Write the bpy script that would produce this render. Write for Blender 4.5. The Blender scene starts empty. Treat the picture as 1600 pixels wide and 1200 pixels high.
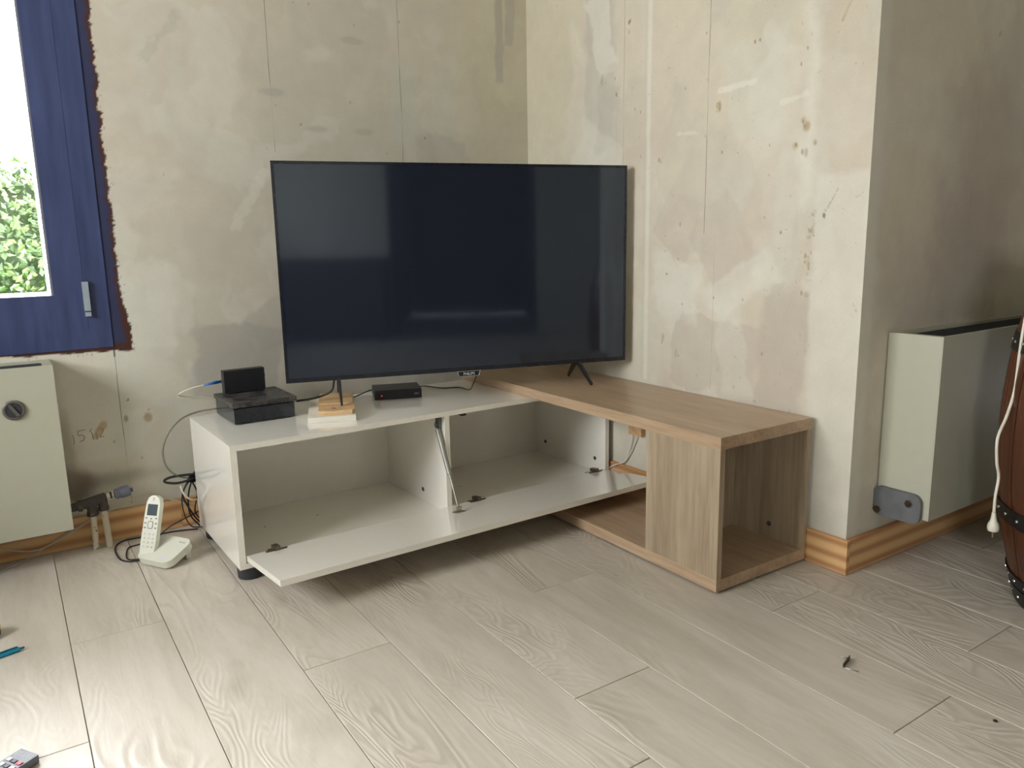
import bpy, bmesh, math, random
import numpy as np
from mathutils import Vector, Matrix
random.seed(7)
R = math.radians
S = bpy.context.scene
COL = S.collection

# ------------------------------------------------------------------ camera
cam_d = bpy.data.cameras.new('camera')
cam = bpy.data.objects.new('camera', cam_d); COL.objects.link(cam); S.camera = cam
_yaw, _pit, _rol = R(33.5382), R(-10.6362), R(-1.0158)
fw = Vector((math.sin(_yaw)*math.cos(_pit), math.cos(_yaw)*math.cos(_pit), math.sin(_pit)))
rt = Vector((math.cos(_yaw), -math.sin(_yaw), 0)); up = rt.cross(fw)
rr = rt*math.cos(_rol)+up*math.sin(_rol); uu = -rt*math.sin(_rol)+up*math.cos(_rol)
m3 = Matrix((rr, uu, -fw)).transposed()
cam.matrix_world = Matrix.Translation((-1.8916, -2.7031, .94)) @ m3.to_4x4()
cam_d.sensor_fit = 'HORIZONTAL'; cam_d.sensor_width = 36
cam_d.lens = 36*1194.815/1600; cam_d.clip_start = .02; cam_d.clip_end = 200

# ------------------------------------------------------------------ world, light, exposure
w = bpy.data.worlds.new('sky'); S.world = w; w.use_nodes = True
bg = w.node_tree.nodes['Background']
bg.inputs[0].default_value = (.945, .962, .975, 1); bg.inputs[1].default_value = 37.0
S.view_settings.view_transform = 'Standard'; S.view_settings.look = 'None'
S.view_settings.gamma = 1; S.view_settings.use_curve_mapping = False
S.view_settings.exposure = -0.36
def portal(name, loc, rot, sx, sy):
    l = bpy.data.lights.new(name, 'AREA'); l.shape = 'RECTANGLE'; l.size = sx; l.size_y = sy
    l.cycles.is_portal = True
    o = bpy.data.objects.new(name, l); COL.objects.link(o); o.location = loc; o.rotation_euler = rot
portal('window_portal', (-2.42, .12, 1.43), (R(-90), 0, 0), 1.34, 1.28)
portal('added_side_window_portal', (-3.47, -1.10, 1.45), (0, R(-90), 0), 1.0, 1.1)  # portal of the added side window
portal('added_rear_window_portal', (-3.47, -4.85, 1.45), (0, R(-90), 0), 1.0, 1.1)  # portal of the added rear window

# ------------------------------------------------------------------ materials
def lin(c):
    return tuple(((x/255)/12.92 if x/255 <= .04045 else ((x/255+.055)/1.055)**2.4) for x in c)
class N:
    """tiny node helper"""
    def __init__(s, name, rough=.5, metal=0, spec=.5, coat=0):
        s.m = bpy.data.materials.new(name); s.m.use_nodes = True
        s.t = s.m.node_tree; s.b = s.t.nodes['Principled BSDF']
        s.b.inputs['Roughness'].default_value = rough; s.b.inputs['Metallic'].default_value = metal
        s.b.inputs['Specular IOR Level'].default_value = spec
        s.b.inputs['Coat Weight'].default_value = coat; s.b.inputs['Coat Roughness'].default_value = .05
    def n(s, typ, **kw):
        nd = s.t.nodes.new(typ)
        for k, v in kw.items():
            if k.startswith('i_'):
                key = k[2:].replace('_', ' ')
                nd.inputs[int(key) if key.isdigit() else key].default_value = v
            else: setattr(nd, k, v)
        return nd
    def l(s, a, b): s.t.links.new(a, b)
    def coords(s, scale=(1, 1, 1), kind='Object', rand=0):
        tc = s.n('ShaderNodeTexCoord'); mp = s.n('ShaderNodeMapping'); mp.inputs['Scale'].default_value = scale
        src = tc.outputs[kind]
        if rand:
            oi = s.n('ShaderNodeObjectInfo'); mu = s.n('ShaderNodeMath', operation='MULTIPLY', i_1=rand)
            s.l(oi.outputs['Random'], mu.inputs[0])
            ad = s.n('ShaderNodeVectorMath', operation='ADD'); s.l(src, ad.inputs[0]); s.l(mu.outputs[0], ad.inputs[1]); src = ad.outputs[0]
        s.l(src, mp.inputs[0]); return mp.outputs[0]
    def noise(s, vec, scale=5, detail=4, rough=.5, dist=0):
        nd = s.n('ShaderNodeTexNoise', i_Scale=scale, i_Detail=detail, i_Roughness=rough, i_Distortion=dist)
        s.l(vec, nd.inputs['Vector']); return nd.outputs['Fac']
    def ramp(s, fac, stops):
        r = s.n('ShaderNodeValToRGB'); e = r.color_ramp.elements
        while len(e) < len(stops): e.new(.5)
        for i, (p, c) in enumerate(stops):
            e[i].position = p; e[i].color = (*c, 1) if len(c) == 3 else c
        s.l(fac, r.inputs[0]); return r.outputs[0]
    def mix(s, fac, a, b, mode='MIX'):
        m = s.n('ShaderNodeMix', data_type='RGBA', blend_type=mode)
        for src, idx in ((fac, 0), (a, 6), (b, 7)):
            if hasattr(src, 'links'): s.l(src, m.inputs[idx])
            else: m.inputs[idx].default_value = src if idx == 0 else (*src, 1)
        return m.outputs[2]
    def math(s, op, a, b=0.):
        m = s.n('ShaderNodeMath', operation=op)
        for i, v in enumerate((a, b)):
            if hasattr(v, 'links'): s.l(v, m.inputs[i])
            else: m.inputs[i].default_value = v
        return m.outputs[0]
    def color(s, c):
        if hasattr(c, 'links'): s.l(c, s.b.inputs['Base Color'])
        else: s.b.inputs['Base Color'].default_value = (*c, 1)
        return s
    def bump(s, h, strength=.2, dist=.002):
        b = s.n('ShaderNodeBump', i_Strength=strength, i_Distance=dist); s.l(h, b.inputs['Height']); s.l(b.outputs[0], s.b.inputs['Normal']); return s
def plain(name, c, rough=.5, metal=0, var=.06, nscale=30, bump=0, spec=.5, coat=0, stretch=(1, 1, 1)):
    k = N(name, rough, metal, spec, coat); v = k.coords(stretch)
    f = k.noise(v, nscale, 4); c = lin(c)
    k.color(k.ramp(f, [(.3, tuple(x*(1-var) for x in c)), (.7, tuple(min(1, x*(1+var)) for x in c))]))
    if bump: k.bump(f, bump)
    return k.m
def wood(name, ca, cb, stretch, rough=.45, scale=9, fine=70, bump=.08, rand=3.0, cc=None):
    """grain runs along the axis whose stretch is small"""
    k = N(name, rough, spec=.4); v = k.coords(stretch, rand=rand)
    a = k.noise(v, scale, 6, .6, .6); b = k.noise(v, fine, 3, .6)
    ca, cb = lin(ca), lin(cb)
    base = k.ramp(a, [(.32, ca), (.68, cb)])
    fineramp = k.ramp(b, [(.36, (.80, .775, .75)), (.58, (1, 1, 1))])
    base = k.mix(.8, base, fineramp, 'MULTIPLY')
    k.color(base); k.bump(b, bump, .001); return k.m

M = {}
M['lacquer'] = plain('white_gloss_lacquer', (244, 240, 230), .10, var=.01, coat=1.0)
M['lacquer_edge'] = plain('white_edge_band', (222, 217, 205), .3, var=.01)
GX, GY, GZ = (.06, 1, 1), (1, .06, 1), (1, 1, .06)
OA, OB = (166, 140, 112), (190, 164, 136)
M['oak_y'] = wood('pale_oak_laminate_lengthways', OA, OB, (1.6, .10, 1.6), .32)
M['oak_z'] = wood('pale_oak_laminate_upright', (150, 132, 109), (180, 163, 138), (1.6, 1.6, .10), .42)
M['oak_x'] = wood('pale_oak_laminate_crossways', OA, OB, (.10, 1.6, 1.6), .4)
def pine(name, stretch):
    k = N(name, .5, spec=.35); v = k.coords(stretch, rand=2.0)
    wv = k.n('ShaderNodeTexWave', wave_type='BANDS', bands_direction='Z', i_Scale=1.1, i_Distortion=4.0, i_Detail=2.5, i_Detail_Scale=.9); k.l(v, wv.inputs[0])
    c = k.ramp(wv.outputs['Fac'], [(.1, lin((212, 172, 122))), (.6, lin((196, 154, 108))), (.95, lin((176, 128, 84)))])
    kn = k.noise(v, 3.2, 2); c = k.mix(k.ramp(kn, [(.66, (0, 0, 0)), (.74, (1, 1, 1))]), c, lin((150, 84, 48)))
    k.color(c); k.bump(wv.outputs['Fac'], .05, .001); return k.m
M['pine_x'] = pine('varnished_pine_along_wall', (.30, 1, 7))
M['pine_y'] = pine('varnished_pine_return', (1, .30, 7))
M['block_wood'] = wood('light_beech_offcut', (196, 158, 112), (222, 188, 143), (.3, 1.4, 1.4), .55, 8)
M['black'] = plain('matt_black_plastic', (26, 27, 33), .42, var=.2)
M['black_gloss'] = plain('gloss_black_plastic', (26, 30, 38), .16, var=.1)
def dusty():
    k = N('dusty_black_plastic', .4); v = k.coords()
    f = k.noise(v, 16, 5, .6, .6); g = k.noise(v, 180, 2)
    f2 = k.math('MULTIPLY', f, g)
    c = k.ramp(f2, [(.2, lin((32, 32, 36))), (.4, lin((96, 92, 86)))]); k.color(c)
    k.l(k.ramp(f, [(.35, (.25,)*3), (.7, (.8,)*3)]), k.b.inputs['Roughness']); return k.m
M['dusty'] = dusty()
M['cable_black'] = plain('black_cable', (24, 26, 28), .45)
M['cable_grey'] = plain('grey_cable', (112, 116, 104), .5)
M['cable_white'] = plain('white_cable', (214, 208, 192), .45)
M['wire_grey'] = plain('pale_grey_wire', (196, 184, 168), .5)
M['chrome'] = plain('zinc_plated_steel', (190, 188, 182), .28, 1)
M['dark_metal'] = plain('dull_steel_hinge', (112, 104, 92), .35, 1)
M['foot_plastic'] = plain('charcoal_plastic', (50, 54, 58), .5)
M['cap_grey'] = plain('grey_cam_cap', (70, 68, 64), .5)
M['rad_white'] = plain('cream_radiator_enamel', (176, 175, 157), .38, var=.015)
M['rad_fins'] = plain('dark_convector_fins', (58, 60, 62), .5)
M['knob'] = plain('grey_brown_thermostat_plastic', (92, 88, 84), .4)
M['knob_dark'] = plain('dark_thermostat_recess', (52, 52, 58), .35)
M['cast'] = plain('dull_grey_cast_metal', (104, 106, 108), .45, .3, var=.18, nscale=20, bump=.25)
M['bolt'] = plain('worn_steel_bolt', (86, 76, 64), .35, .9)
def pipe_paint(name, c, spot):
    k = N(name, .5); v = k.coords(); f = k.noise(v, 60, 3)
    k.color(k.ramp(f, [(.62, lin(c)), (.68, lin(spot))])); k.bump(f, .3); return k.m
M['manifold'] = pipe_paint('grimy_dark_valve_body', (66, 60, 56), (108, 96, 84))
M['pipe_white'] = pipe_paint('chipped_white_pipe_paint', (202, 190, 168), (70, 60, 50))
M['coupling'] = plain('pale_brass_coupling', (186, 178, 156), .4, .2)
M['strut_grey'] = plain('satin_grey_cylinder', (150, 148, 140), .4, .35)
M['valve_grey'] = plain('blue_grey_valve_head', (98, 100, 114), .5)
M['phone'] = plain('white_phone_plastic', (208, 208, 194), .35, var=.01)
M['phone_grey'] = plain('grey_key_print', (120, 126, 122), .5)
M['lcd'] = plain('dark_phone_display', (52, 64, 70), .2)
M['blue'] = plain('blue_plastic', (22, 98, 172), .4)
M['cyan'] = plain('turquoise_pen_plastic', (32, 142, 178), .35)
M['cyan_dark'] = plain('dark_turquoise_plastic', (18, 92, 122), .4)
M['remote'] = plain('grey_remote_plastic', (112, 116, 126), .45)
M['key_light'] = plain('pale_key', (188, 186, 186), .5)
M['key_red'] = plain('pink_red_key', (206, 92, 104), .5)
M['yellow'] = plain('yellow_tape_print', (206, 170, 52), .5)
M['stamp'] = plain('faded_purple_ink', (150, 84, 84), .7)
M['box_white'] = plain('white_cardboard', (224, 219, 205), .55, var=.02)
M['print_white'] = plain('white_print', (210, 212, 214), .5)
M['pencil'] = plain('pencil_mark', (146, 140, 136), .8)
M['gasket'] = plain('grey_window_gasket', (110, 112, 118), .5)
M['alu'] = plain('silver_grey_hinge_cover', (158, 168, 176), .35, .2)
M['reveal'] = plain('white_outer_reveal', (235, 235, 230), .6)
def emis(name, c, s):
    k = N(name); k.color(lin(c)); k.b.inputs['Emission Color'].default_value = (*lin(c), 1); k.b.inputs['Emission Strength'].default_value = s; return k.m
M['led_red'] = emis('red_standby_light', (255, 40, 60), 1.6)
M['led_blue'] = emis('blue_charge_light', (120, 120, 255), 2)
def frame_mat():
    k = N('dark_navy_brown_window_paint', .42, spec=.4); v = k.coords((1, 1, .12)); f = k.noise(v, 40, 4)
    k.color(k.ramp(f, [(.3, lin((50, 59, 93))), (.7, lin((64, 74, 112)))])); k.bump(f, .12); return k.m
M['frame'] = frame_mat()
def glass():
    k = N('window_glass', .0); k.color((1, 1, 1)); t = k.t
    g = k.n('ShaderNodeBsdfTransparent'); gl = k.n('ShaderNodeBsdfGlossy', i_Roughness=.0)
    fr = k.n('ShaderNodeFresnel', i_IOR=1.3); mx = k.n('ShaderNodeMixShader')
    k.l(fr.outputs[0], mx.inputs[0]); k.l(g.outputs[0], mx.inputs[1]); k.l(gl.outputs[0], mx.inputs[2])
    k.l(mx.outputs[0], t.nodes['Material Output'].inputs[0]); return k.m
M['glass'] = glass()
def screen():
    k = N('black_glossy_screen', .06, spec=1.0); k.b.inputs['Specular Tint'].default_value = (.72, .84, 1, 1); k.color(lin((31, 36, 47))); return k.m
M['screen'] = screen()
def leaf():
    k = N('hedge_leaf', .45); oi = k.n('ShaderNodeAttribute', attribute_name='tint')
    k.color(k.ramp(oi.outputs['Fac'], [(0, lin((22, 44, 10))), (.55, lin((46, 72, 24))), (1, lin((84, 102, 56)))]))
    return k.m
M['leaf'] = leaf()
M['twig'] = plain('hedge_twigs', (34, 50, 18), .8)
M['lawn'] = plain('outdoor_grass', (110, 128, 72), .9, var=.2)
M['ceiling'] = plain('white_ceiling_paint', (222, 219, 208), .8, var=.01)
M['room_wall'] = plain('stripped_plaster_room', (188, 183, 168), .85, var=.05, nscale=4)
M['dark_room'] = plain('dark_furniture_veneer', (52, 40, 32), .5, var=.2)
M['hall'] = plain('dim_hall_wall', (96, 88, 78), .8)
def floor_mat():
    k = N('limed_oak_vinyl', .36, spec=.5)
    v = k.coords((1, .16, 1), rand=9.0)
    a = k.noise(v, 5.5, 5, .62, 2.2); b = k.noise(v, 46, 4, .65, 1.0)
    oi = k.n('ShaderNodeObjectInfo')
    base = k.ramp(a, [(.28, lin((184, 174, 160))), (.5, lin((196, 187, 174))), (.75, lin((206, 199, 187)))])
    base = k.mix(.55, base, k.ramp(b, [(.3, (.90, .88, .86)), (.6, (1, 1, 1))]), 'MULTIPLY')
    pr = k.ramp(oi.outputs['Random'], [(0, (.955, .95, .945)), (1, (1.0, 1.0, 1.0))])
    base = k.mix(1., base, pr, 'MULTIPLY')
    # embossed cathedral grain
    v2 = k.coords((1, .22, 1), rand=9.0)
    n2 = k.noise(v2, 4.2, 2, .5, 1.2)
    s = k.math('SINE', k.math('MULTIPLY', n2, 175.))
    msk = k.ramp(k.noise(k.coords((1, .5, 1), rand=5.0), 3.2, 2), [(.40, (0, 0, 0)), (.58, (1, 1, 1))])
    rel = k.math('MULTIPLY', s, msk)
    base = k.mix(k.ramp(rel, [(.45, (0, 0, 0)), (.95, (.30, .30, .30))]), base, lin((148, 136, 118)))
    kn = k.noise(k.coords((1, .45, 1), rand=12.0), 6.0, 3, .6); base = k.mix(k.ramp(kn, [(.66, (0, 0, 0)), (.78, (.35,)*3)]), base, lin((138, 126, 108)))
    k.color(base); h = k.math('ADD', k.math('MULTIPLY', rel, .8), b); k.bump(h, .30, .0014)
    k.l(k.ramp(b, [(.3, (.46,)*3), (.7, (.34,)*3)]), k.b.inputs['Roughness'])
    return k.m
M['floor'] = floor_mat()
M['gap'] = plain('dark_floor_joint', (156, 154, 146), .9)
def wall_mat(name, lines, axis):
    """painted patches come from the mesh colour attribute 'paint'; joints are thin procedural lines"""
    k = N(name, .82, spec=.25); at = k.n('ShaderNodeAttribute', attribute_name='paint')
    v = k.coords(); tc = k.n('ShaderNodeTexCoord'); sp = k.n('ShaderNodeSeparateXYZ'); k.l(tc.outputs['Object'], sp.inputs[0])
    f = k.noise(v, 14, 6, .62); g = k.noise(v, 240, 2)
    c = k.mix(1., at.outputs['Color'], k.ramp(f, [(.3, (.95, .945, .94)), (.7, (1.03, 1.03, 1.03))]), 'MULTIPLY')
    c = k.mix(.35, c, k.ramp(g, [(.3, (.9, .9, .9)), (.7, (1.06, 1.06, 1.06))]), 'MULTIPLY')
    wob = k.math('MULTIPLY', k.math('SUBTRACT', k.noise(k.coords((.2, .2, 1)), 3.0, 3), .5), .012)
    u = k.math('ADD', sp.outputs[axis], wob)
    brk = k.ramp(k.noise(k.coords((1, 1, 1)), 7, 3), [(.40, (.15,)*3), (.55, (1,)*3)])
    for (p, wd, z0, z1, st) in lines:
        d = k.math('ABSOLUTE', k.math('SUBTRACT', u, p))
        mm = k.math('LESS_THAN', d, wd)
        mm = k.math('MULTIPLY', mm, k.math('GREATER_THAN', sp.outputs[2], z0)); mm = k.math('MULTIPLY', mm, k.math('LESS_THAN', sp.outputs[2], z1))
        mm = k.math('MULTIPLY', k.math('MULTIPLY', mm, brk), st)
        c = k.mix(mm, c, lin((92, 86, 76)))
    k.color(c); k.bump(k.math('ADD', f, k.math('MULTIPLY', g, .15)), .25, .003); return k.m
M['wall_a'] = wall_mat('stripped_plaster_back', [(-1.054, .0011, 1.25, 2.6, .75), (-.572, .0011, 1.0, 2.6, .75), (-1.6115, .0012, .11, .62, .7)], 0)
M['wall_b'] = wall_mat('stripped_plaster_side', [(-.588, .0009, 1.15, 2.6, .8), (-.975, .0013, .95, 2.6, .7), (-1.02, .0012, .45, .95, .25)], 1)
M['wall_c'] = wall_mat('stripped_plaster_recess', [(1.1, .001, 1, 2.6, .5), (.52, .001, .9, 2.6, .25)], 0)

# ------------------------------------------------------------------ mesh helpers
def link(name, me, mat=None, parent=None, smooth=False):
    if mat is not None: me.materials.append(mat)
    if smooth:
        for p in me.polygons: p.use_smooth = True
    o = bpy.data.objects.new(name, me); COL.objects.link(o)
    if parent is not None: o.parent = parent
    return o
def done(name, bm, mat, parent=None, bevel=0, smooth=False, seg=2, autosmooth=False):
    if bevel:
        bmesh.ops.bevel(bm, geom=[e for e in bm.edges if len(e.link_faces) == 2 and e.calc_face_angle(0) > .6], offset=bevel, segments=seg, profile=.6, affect='EDGES', clamp_overlap=True)
    bmesh.ops.recalc_face_normals(bm, faces=bm.faces)
    me = bpy.data.meshes.new(name); bm.to_mesh(me); bm.free()
    if autosmooth:
        for p in me.polygons: p.use_smooth = True
        me.set_sharp_from_angle(angle=R(35))
    return link(name, me, mat, parent, smooth)
def abox(bm, x0, x1, y0, y1, z0, z1, mtx=None):
    vs = [Vector((x, y, z)) for x in (x0, x1) for y in (y0, y1) for z in (z0, z1)]
    if mtx is not None: vs = [mtx @ v for v in vs]
    v = [bm.verts.new(p) for p in vs]
    for f in ((0, 1, 3, 2), (4, 6, 7, 5), (0, 4, 5, 1), (2, 3, 7, 6), (0, 2, 6, 4), (1, 5, 7, 3)): bm.faces.new([v[i] for i in f])
def box(name, b, mat, parent=None, bevel=0, mtx=None, seg=2):
    bm = bmesh.new(); abox(bm, *b, mtx=mtx); return done(name, bm, mat, parent, bevel, seg=seg)
def acyl(bm, p0, p1, r0, r1=None, n=24, cap=True):
    r1 = r0 if r1 is None else r1
    p0, p1 = Vector(p0), Vector(p1); d = (p1-p0); q = d.to_track_quat('Z', 'Y')
    rings = []
    for p, r in ((p0, r0), (p1, r1)):
        rings.append([bm.verts.new(p+q @ Vector((r*math.cos(2*math.pi*i/n), r*math.sin(2*math.pi*i/n), 0))) for i in range(n)])
    for i in range(n): bm.faces.new((rings[0][i], rings[0][(i+1) % n], rings[1][(i+1) % n], rings[1][i]))
    if cap: bm.faces.new(rings[0][::-1]); bm.faces.new(rings[1])
def cyl(name, p0, p1, r0, mat, parent=None, r1=None, n=24, bevel=0):
    bm = bmesh.new(); acyl(bm, p0, p1, r0, r1, n); return done(name, bm, mat, parent, bevel, autosmooth=True)
def lathe(name, prof, mat, parent=None, base=(0, 0, 0), axis=(0, 0, 1), n=28):
    """prof: list of (radius, distance along axis)"""
    bm = bmesh.new(); base = Vector(base); q = Vector(axis).to_track_quat('Z', 'Y'); rings = []
    for r, h in prof:
        rings.append([bm.verts.new(base+q @ Vector((r*math.cos(2*math.pi*i/n), r*math.sin(2*math.pi*i/n), h))) for i in range(n)])
    for a, b in zip(rings, rings[1:]):
        for i in range(n): bm.faces.new((a[i], a[(i+1) % n], b[(i+1) % n], b[i]))
    bm.faces.new(rings[0][::-1]); bm.faces.new(rings[-1])
    return done(name, bm, mat, parent, autosmooth=True)
def spline(pts, k=8):
    P = [Vector(p) for p in pts]; P = [P[0]*2-P[1]]+P+[P[-1]*2-P[-2]]; out = []
    for i in range(1, len(P)-2):
        a, b, c, d = P[i-1:i+3]
        for j in range(k):
            t = j/k
            out.append(.5*((2*b)+(c-a)*t+(2*a-5*b+4*c-d)*t*t+(3*b-a-3*c+d)*t**3))
    out.append(P[-2]); return out
def atube(bm, pts, r, n=8, radii=None):
    q = None; rings = []; L = len(pts); prev = None
    for i, p in enumerate(pts):
        d = (pts[min(i+1, L-1)]-pts[max(i-1, 0)]).normalized()
        if prev is None: nrm = d.orthogonal().normalized()
        else: nrm = (prev-d*prev.dot(d)).normalized()
        prev = nrm; bn = d.cross(nrm); rad = radii[i] if radii else r
        rings.append([bm.verts.new(p+(nrm*math.cos(2*math.pi*j/n)+bn*math.sin(2*math.pi*j/n))*rad) for j in range(n)])
    for a, b in zip(rings, rings[1:]):
        for j in range(n): bm.faces.new((a[j], a[(j+1) % n], b[(j+1) % n], b[j]))
    bm.faces.new(rings[0][::-1]); bm.faces.new(rings[-1])
def tube(name, pts, r, mat, parent=None, k=8, n=8, smoothpath=True):
    bm = bmesh.new(); atube(bm, spline(pts, k) if smoothpath else [Vector(p) for p in pts], r, n)
    return done(name, bm, mat, parent, smooth=True)
def prism(name, outline, h0, h1, mat, parent=None, mtx=None, bevel=0, seg=2):
    bm = bmesh.new(); mtx = mtx or Matrix()
    a = [bm.verts.new(mtx @ Vector((x, y, h0))) for x, y in outline]; b = [bm.verts.new(mtx @ Vector((x, y, h1))) for x, y in outline]
    bm.faces.new(a[::-1]); bm.faces.new(b); n = len(a)
    for i in range(n): bm.faces.new((a[i], a[(i+1) % n], b[(i+1) % n], b[i]))
    return done(name, bm, mat, parent, bevel, seg=seg, autosmooth=True)
def rrect(w_, h_, r, n=6, cx=0, cy=0):
    out = []
    for (sx, sy, a0) in ((1, 1, 0), (-1, 1, 90), (-1, -1, 180), (1, -1, 270)):
        for i in range(n+1):
            a = R(a0+90*i/n); out.append((cx+sx*(w_/2-r)+r*math.cos(a), cy+sy*(h_/2-r)+r*math.sin(a)))
    return out
def text(name, body, size, mat, parent, mtx, depth=.0002):
    cu = bpy.data.curves.new(name, 'FONT'); cu.body = body; cu.size = size; cu.align_x = 'CENTER'; cu.align_y = 'CENTER'; cu.extrude = depth; cu.resolution_u = 2
    t = bpy.data.objects.new('tmp', cu); COL.objects.link(t)
    dg = bpy.context.evaluated_depsgraph_get(); me = bpy.data.meshes.new_from_object(t.evaluated_get(dg))
    bpy.data.objects.remove(t); me.name = name; me.transform(mtx); me.materials.clear()
    return link(name, me, mat, parent)
def frame3(o, x, y, z):
    m = Matrix((Vector(x), Vector(y), Vector(z))).transposed().to_4x4(); return Matrix.Translation(o) @ m
def tag(o, label=None, cat=None, group=None, kind=None):
    if label: o['label'] = label
    if cat: o['category'] = cat
    if group: o['group'] = group
    if kind: o['kind'] = kind
    return o
def thing(name, label, cat, loc=(0, 0, 0), group=None):
    """an Empty at the thing's base; its parts are written in world coordinates"""
    o = bpy.data.objects.new(name, None); COL.objects.link(o); o.empty_display_size = .05
    return tag(o, label, cat, group)
def rebase(root, loc):
    """put the Empty at the thing's base and keep the parts where they are"""
    loc = Vector(loc); root.location = loc
    for ch in root.children: ch.location = ch.location-loc
def struct(o, label=None): o['kind'] = 'structure'; 
def st(name, b, mat, label=None):
    o = box(name, b, mat); o['kind'] = 'structure'
    if label: o['label'] = label
    return o

# ------------------------------------------------------------------ painted wall grids
def vnoise(u, v, sc, seed):
    rs = np.random.RandomState(seed); G = rs.rand(128, 128)
    x, y = u*sc+37.3, v*sc+11.7
    xi, yi = np.floor(x).astype(int), np.floor(y).astype(int); fx, fy = x-xi, y-yi
    fx = fx*fx*(3-2*fx); fy = fy*fy*(3-2*fy)
    g = lambda a, b: G[a % 128, b % 128]
    return (g(xi, yi)*(1-fx)+g(xi+1, yi)*fx)*(1-fy)+(g(xi, yi+1)*(1-fx)+g(xi+1, yi+1)*fx)*fy
def fbm(u, v, sc, seed, o=4):
    s = 0; a = 1; t = 0
    for i in range(o): s = s+a*vnoise(u, v, sc*2**i, seed+i); t += a; a *= .55
    return s/t
def sstep(a, b, x): t = np.clip((x-a)/(b-a), 0, 1); return t*t*(3-2*t)
def blob(u, v, cu, cv, ru, rv, rag, seed, soft=.15):
    d = np.sqrt(((u-cu)/ru)**2+((v-cv)/rv)**2)+(fbm(u, v, 14, seed)-.5)*rag
    return 1-sstep(1-soft, 1+soft, d)
def trowel(u, v, cu, cv, ru, rv, ang, rag, seed, soft=.06):
    a = math.radians(ang); wu = u-cu+(fbm(u, v, 7, seed)-.5)*rag; wv = v-cv+(fbm(u, v, 7, seed+3)-.5)*rag
    p = np.abs(wu*math.cos(a)+wv*math.sin(a))/ru; q = np.abs(-wu*math.sin(a)+wv*math.cos(a))/rv
    edge = soft*(.5+3*vnoise(u, v, 5, seed+5)); d = np.maximum(p, q); return 1-sstep(1-edge, 1+edge, d)
def rect(u, v, u0, u1, v0, v1, rag, seed, soft=.012):
    n = (fbm(u, v, 16, seed)-.5)*rag; n2 = (fbm(u, v, 16, seed+9)-.5)*rag
    return sstep(u0-soft, u0+soft, u+n)*(1-sstep(u1-soft, u1+soft, u+n))*sstep(v0-soft, v0+soft, v+n2)*(1-sstep(v1-soft, v1+soft, v+n2))
def stroke(u, v, a, b, wd, rag=.01, seed=3):
    a, b = np.array(a), np.array(b); d = b-a; L = d@d
    t = np.clip(((u-a[0])*d[0]+(v-a[1])*d[1])/L, 0, 1)
    dist = np.hypot(u-a[0]-t*d[0], v-a[1]-t*d[1])+(fbm(u, v, 50, seed)-.5)*rag
    return 1-sstep(wd*.5, wd*1.1, dist)
def over(c, m, col, a=1.):
    m = (m*a)[..., None]; return c*(1-m)+np.array(col)*m
def grid_mesh(name, mat, origin, du, dv, pieces, paint):
    """pieces: (u0,u1,v0,v1,cell); paint(u,v)->rgb"""
    o = np.array(origin, float); du = np.array(du, float); dv = np.array(dv, float); V = []; F = []; C = []; base = 0
    for u0, u1, v0, v1, cell in pieces:
        nu = max(2, int(round((u1-u0)/cell))+1); nv = max(2, int(round((v1-v0)/cell))+1)
        U, W = np.meshgrid(np.linspace(u0, u1, nu), np.linspace(v0, v1, nv), indexing='ij')
        P = o+U[..., None]*du+W[..., None]*dv; V.append(P.reshape(-1, 3)); C.append(paint(U, W).reshape(-1, 3))
        idx = np.arange(nu*nv).reshape(nu, nv)+base
        F.append(np.stack([idx[:-1, :-1], idx[1:, :-1], idx[1:, 1:], idx[:-1, 1:]], -1).reshape(-1, 4)); base += nu*nv
    V = np.concatenate(V); C = np.concatenate(C); F = np.concatenate(F)
    me = bpy.data.meshes.new(name); me.vertices.add(len(V)); me.vertices.foreach_set('co', V.ravel().astype(np.float32))
    me.loops.add(F.size); me.loops.foreach_set('vertex_index', F.ravel().astype(np.int32))
    me.polygons.add(len(F)); me.polygons.foreach_set('loop_start', (np.arange(len(F))*4).astype(np.int32))
    me.update(calc_edges=True)
    ca = me.color_attributes.new('paint', 'FLOAT_COLOR', 'POINT')
    ca.data.foreach_set('color', np.concatenate([np.clip(C, 0, 1), np.ones((len(C), 1))], 1).ravel().astype(np.float32))
    ob = link(name, me, mat); ob['kind'] = 'structure'; return ob
CREAM = np.array(lin((206, 199, 182))); GREY = np.array(lin((186, 182, 170))); PINK = np.array(lin((190, 178, 165)))
LIGHT = np.array(lin((217, 214, 202))); YEL = np.array(lin((212, 204, 178))); MINT = np.array(lin((206, 208, 196)))
CHIP = np.array(lin((142, 118, 80))); DARKP = np.array(lin((50, 56, 86))); BROWNP = np.array(lin((74, 44, 36)))
def base_paint(u, v, seed):
    c = np.zeros(u.shape+(3,))+CREAM
    wu = u+(fbm(u, v, 3, seed+50)-.5)*.25; wv = v+(fbm(u, v, 3, seed+60)-.5)*.25
    n = fbm(wu, wv, 2.6, seed, 5); c = over(c, sstep(.50, .62, n), GREY, .38)
    n = fbm(wu, wv, 3.4, seed+7, 5); c = over(c, sstep(.55, .62, n), LIGHT, .4)
    n = fbm(wu, wv*.7, 3.0, seed+17, 5); c = over(c, sstep(.57, .66, n), PINK, .3)
    n = fbm(u, v*.35, 6, seed+27, 4); c = over(c, sstep(.58, .7, n), MINT, .35)
    return c
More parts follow.
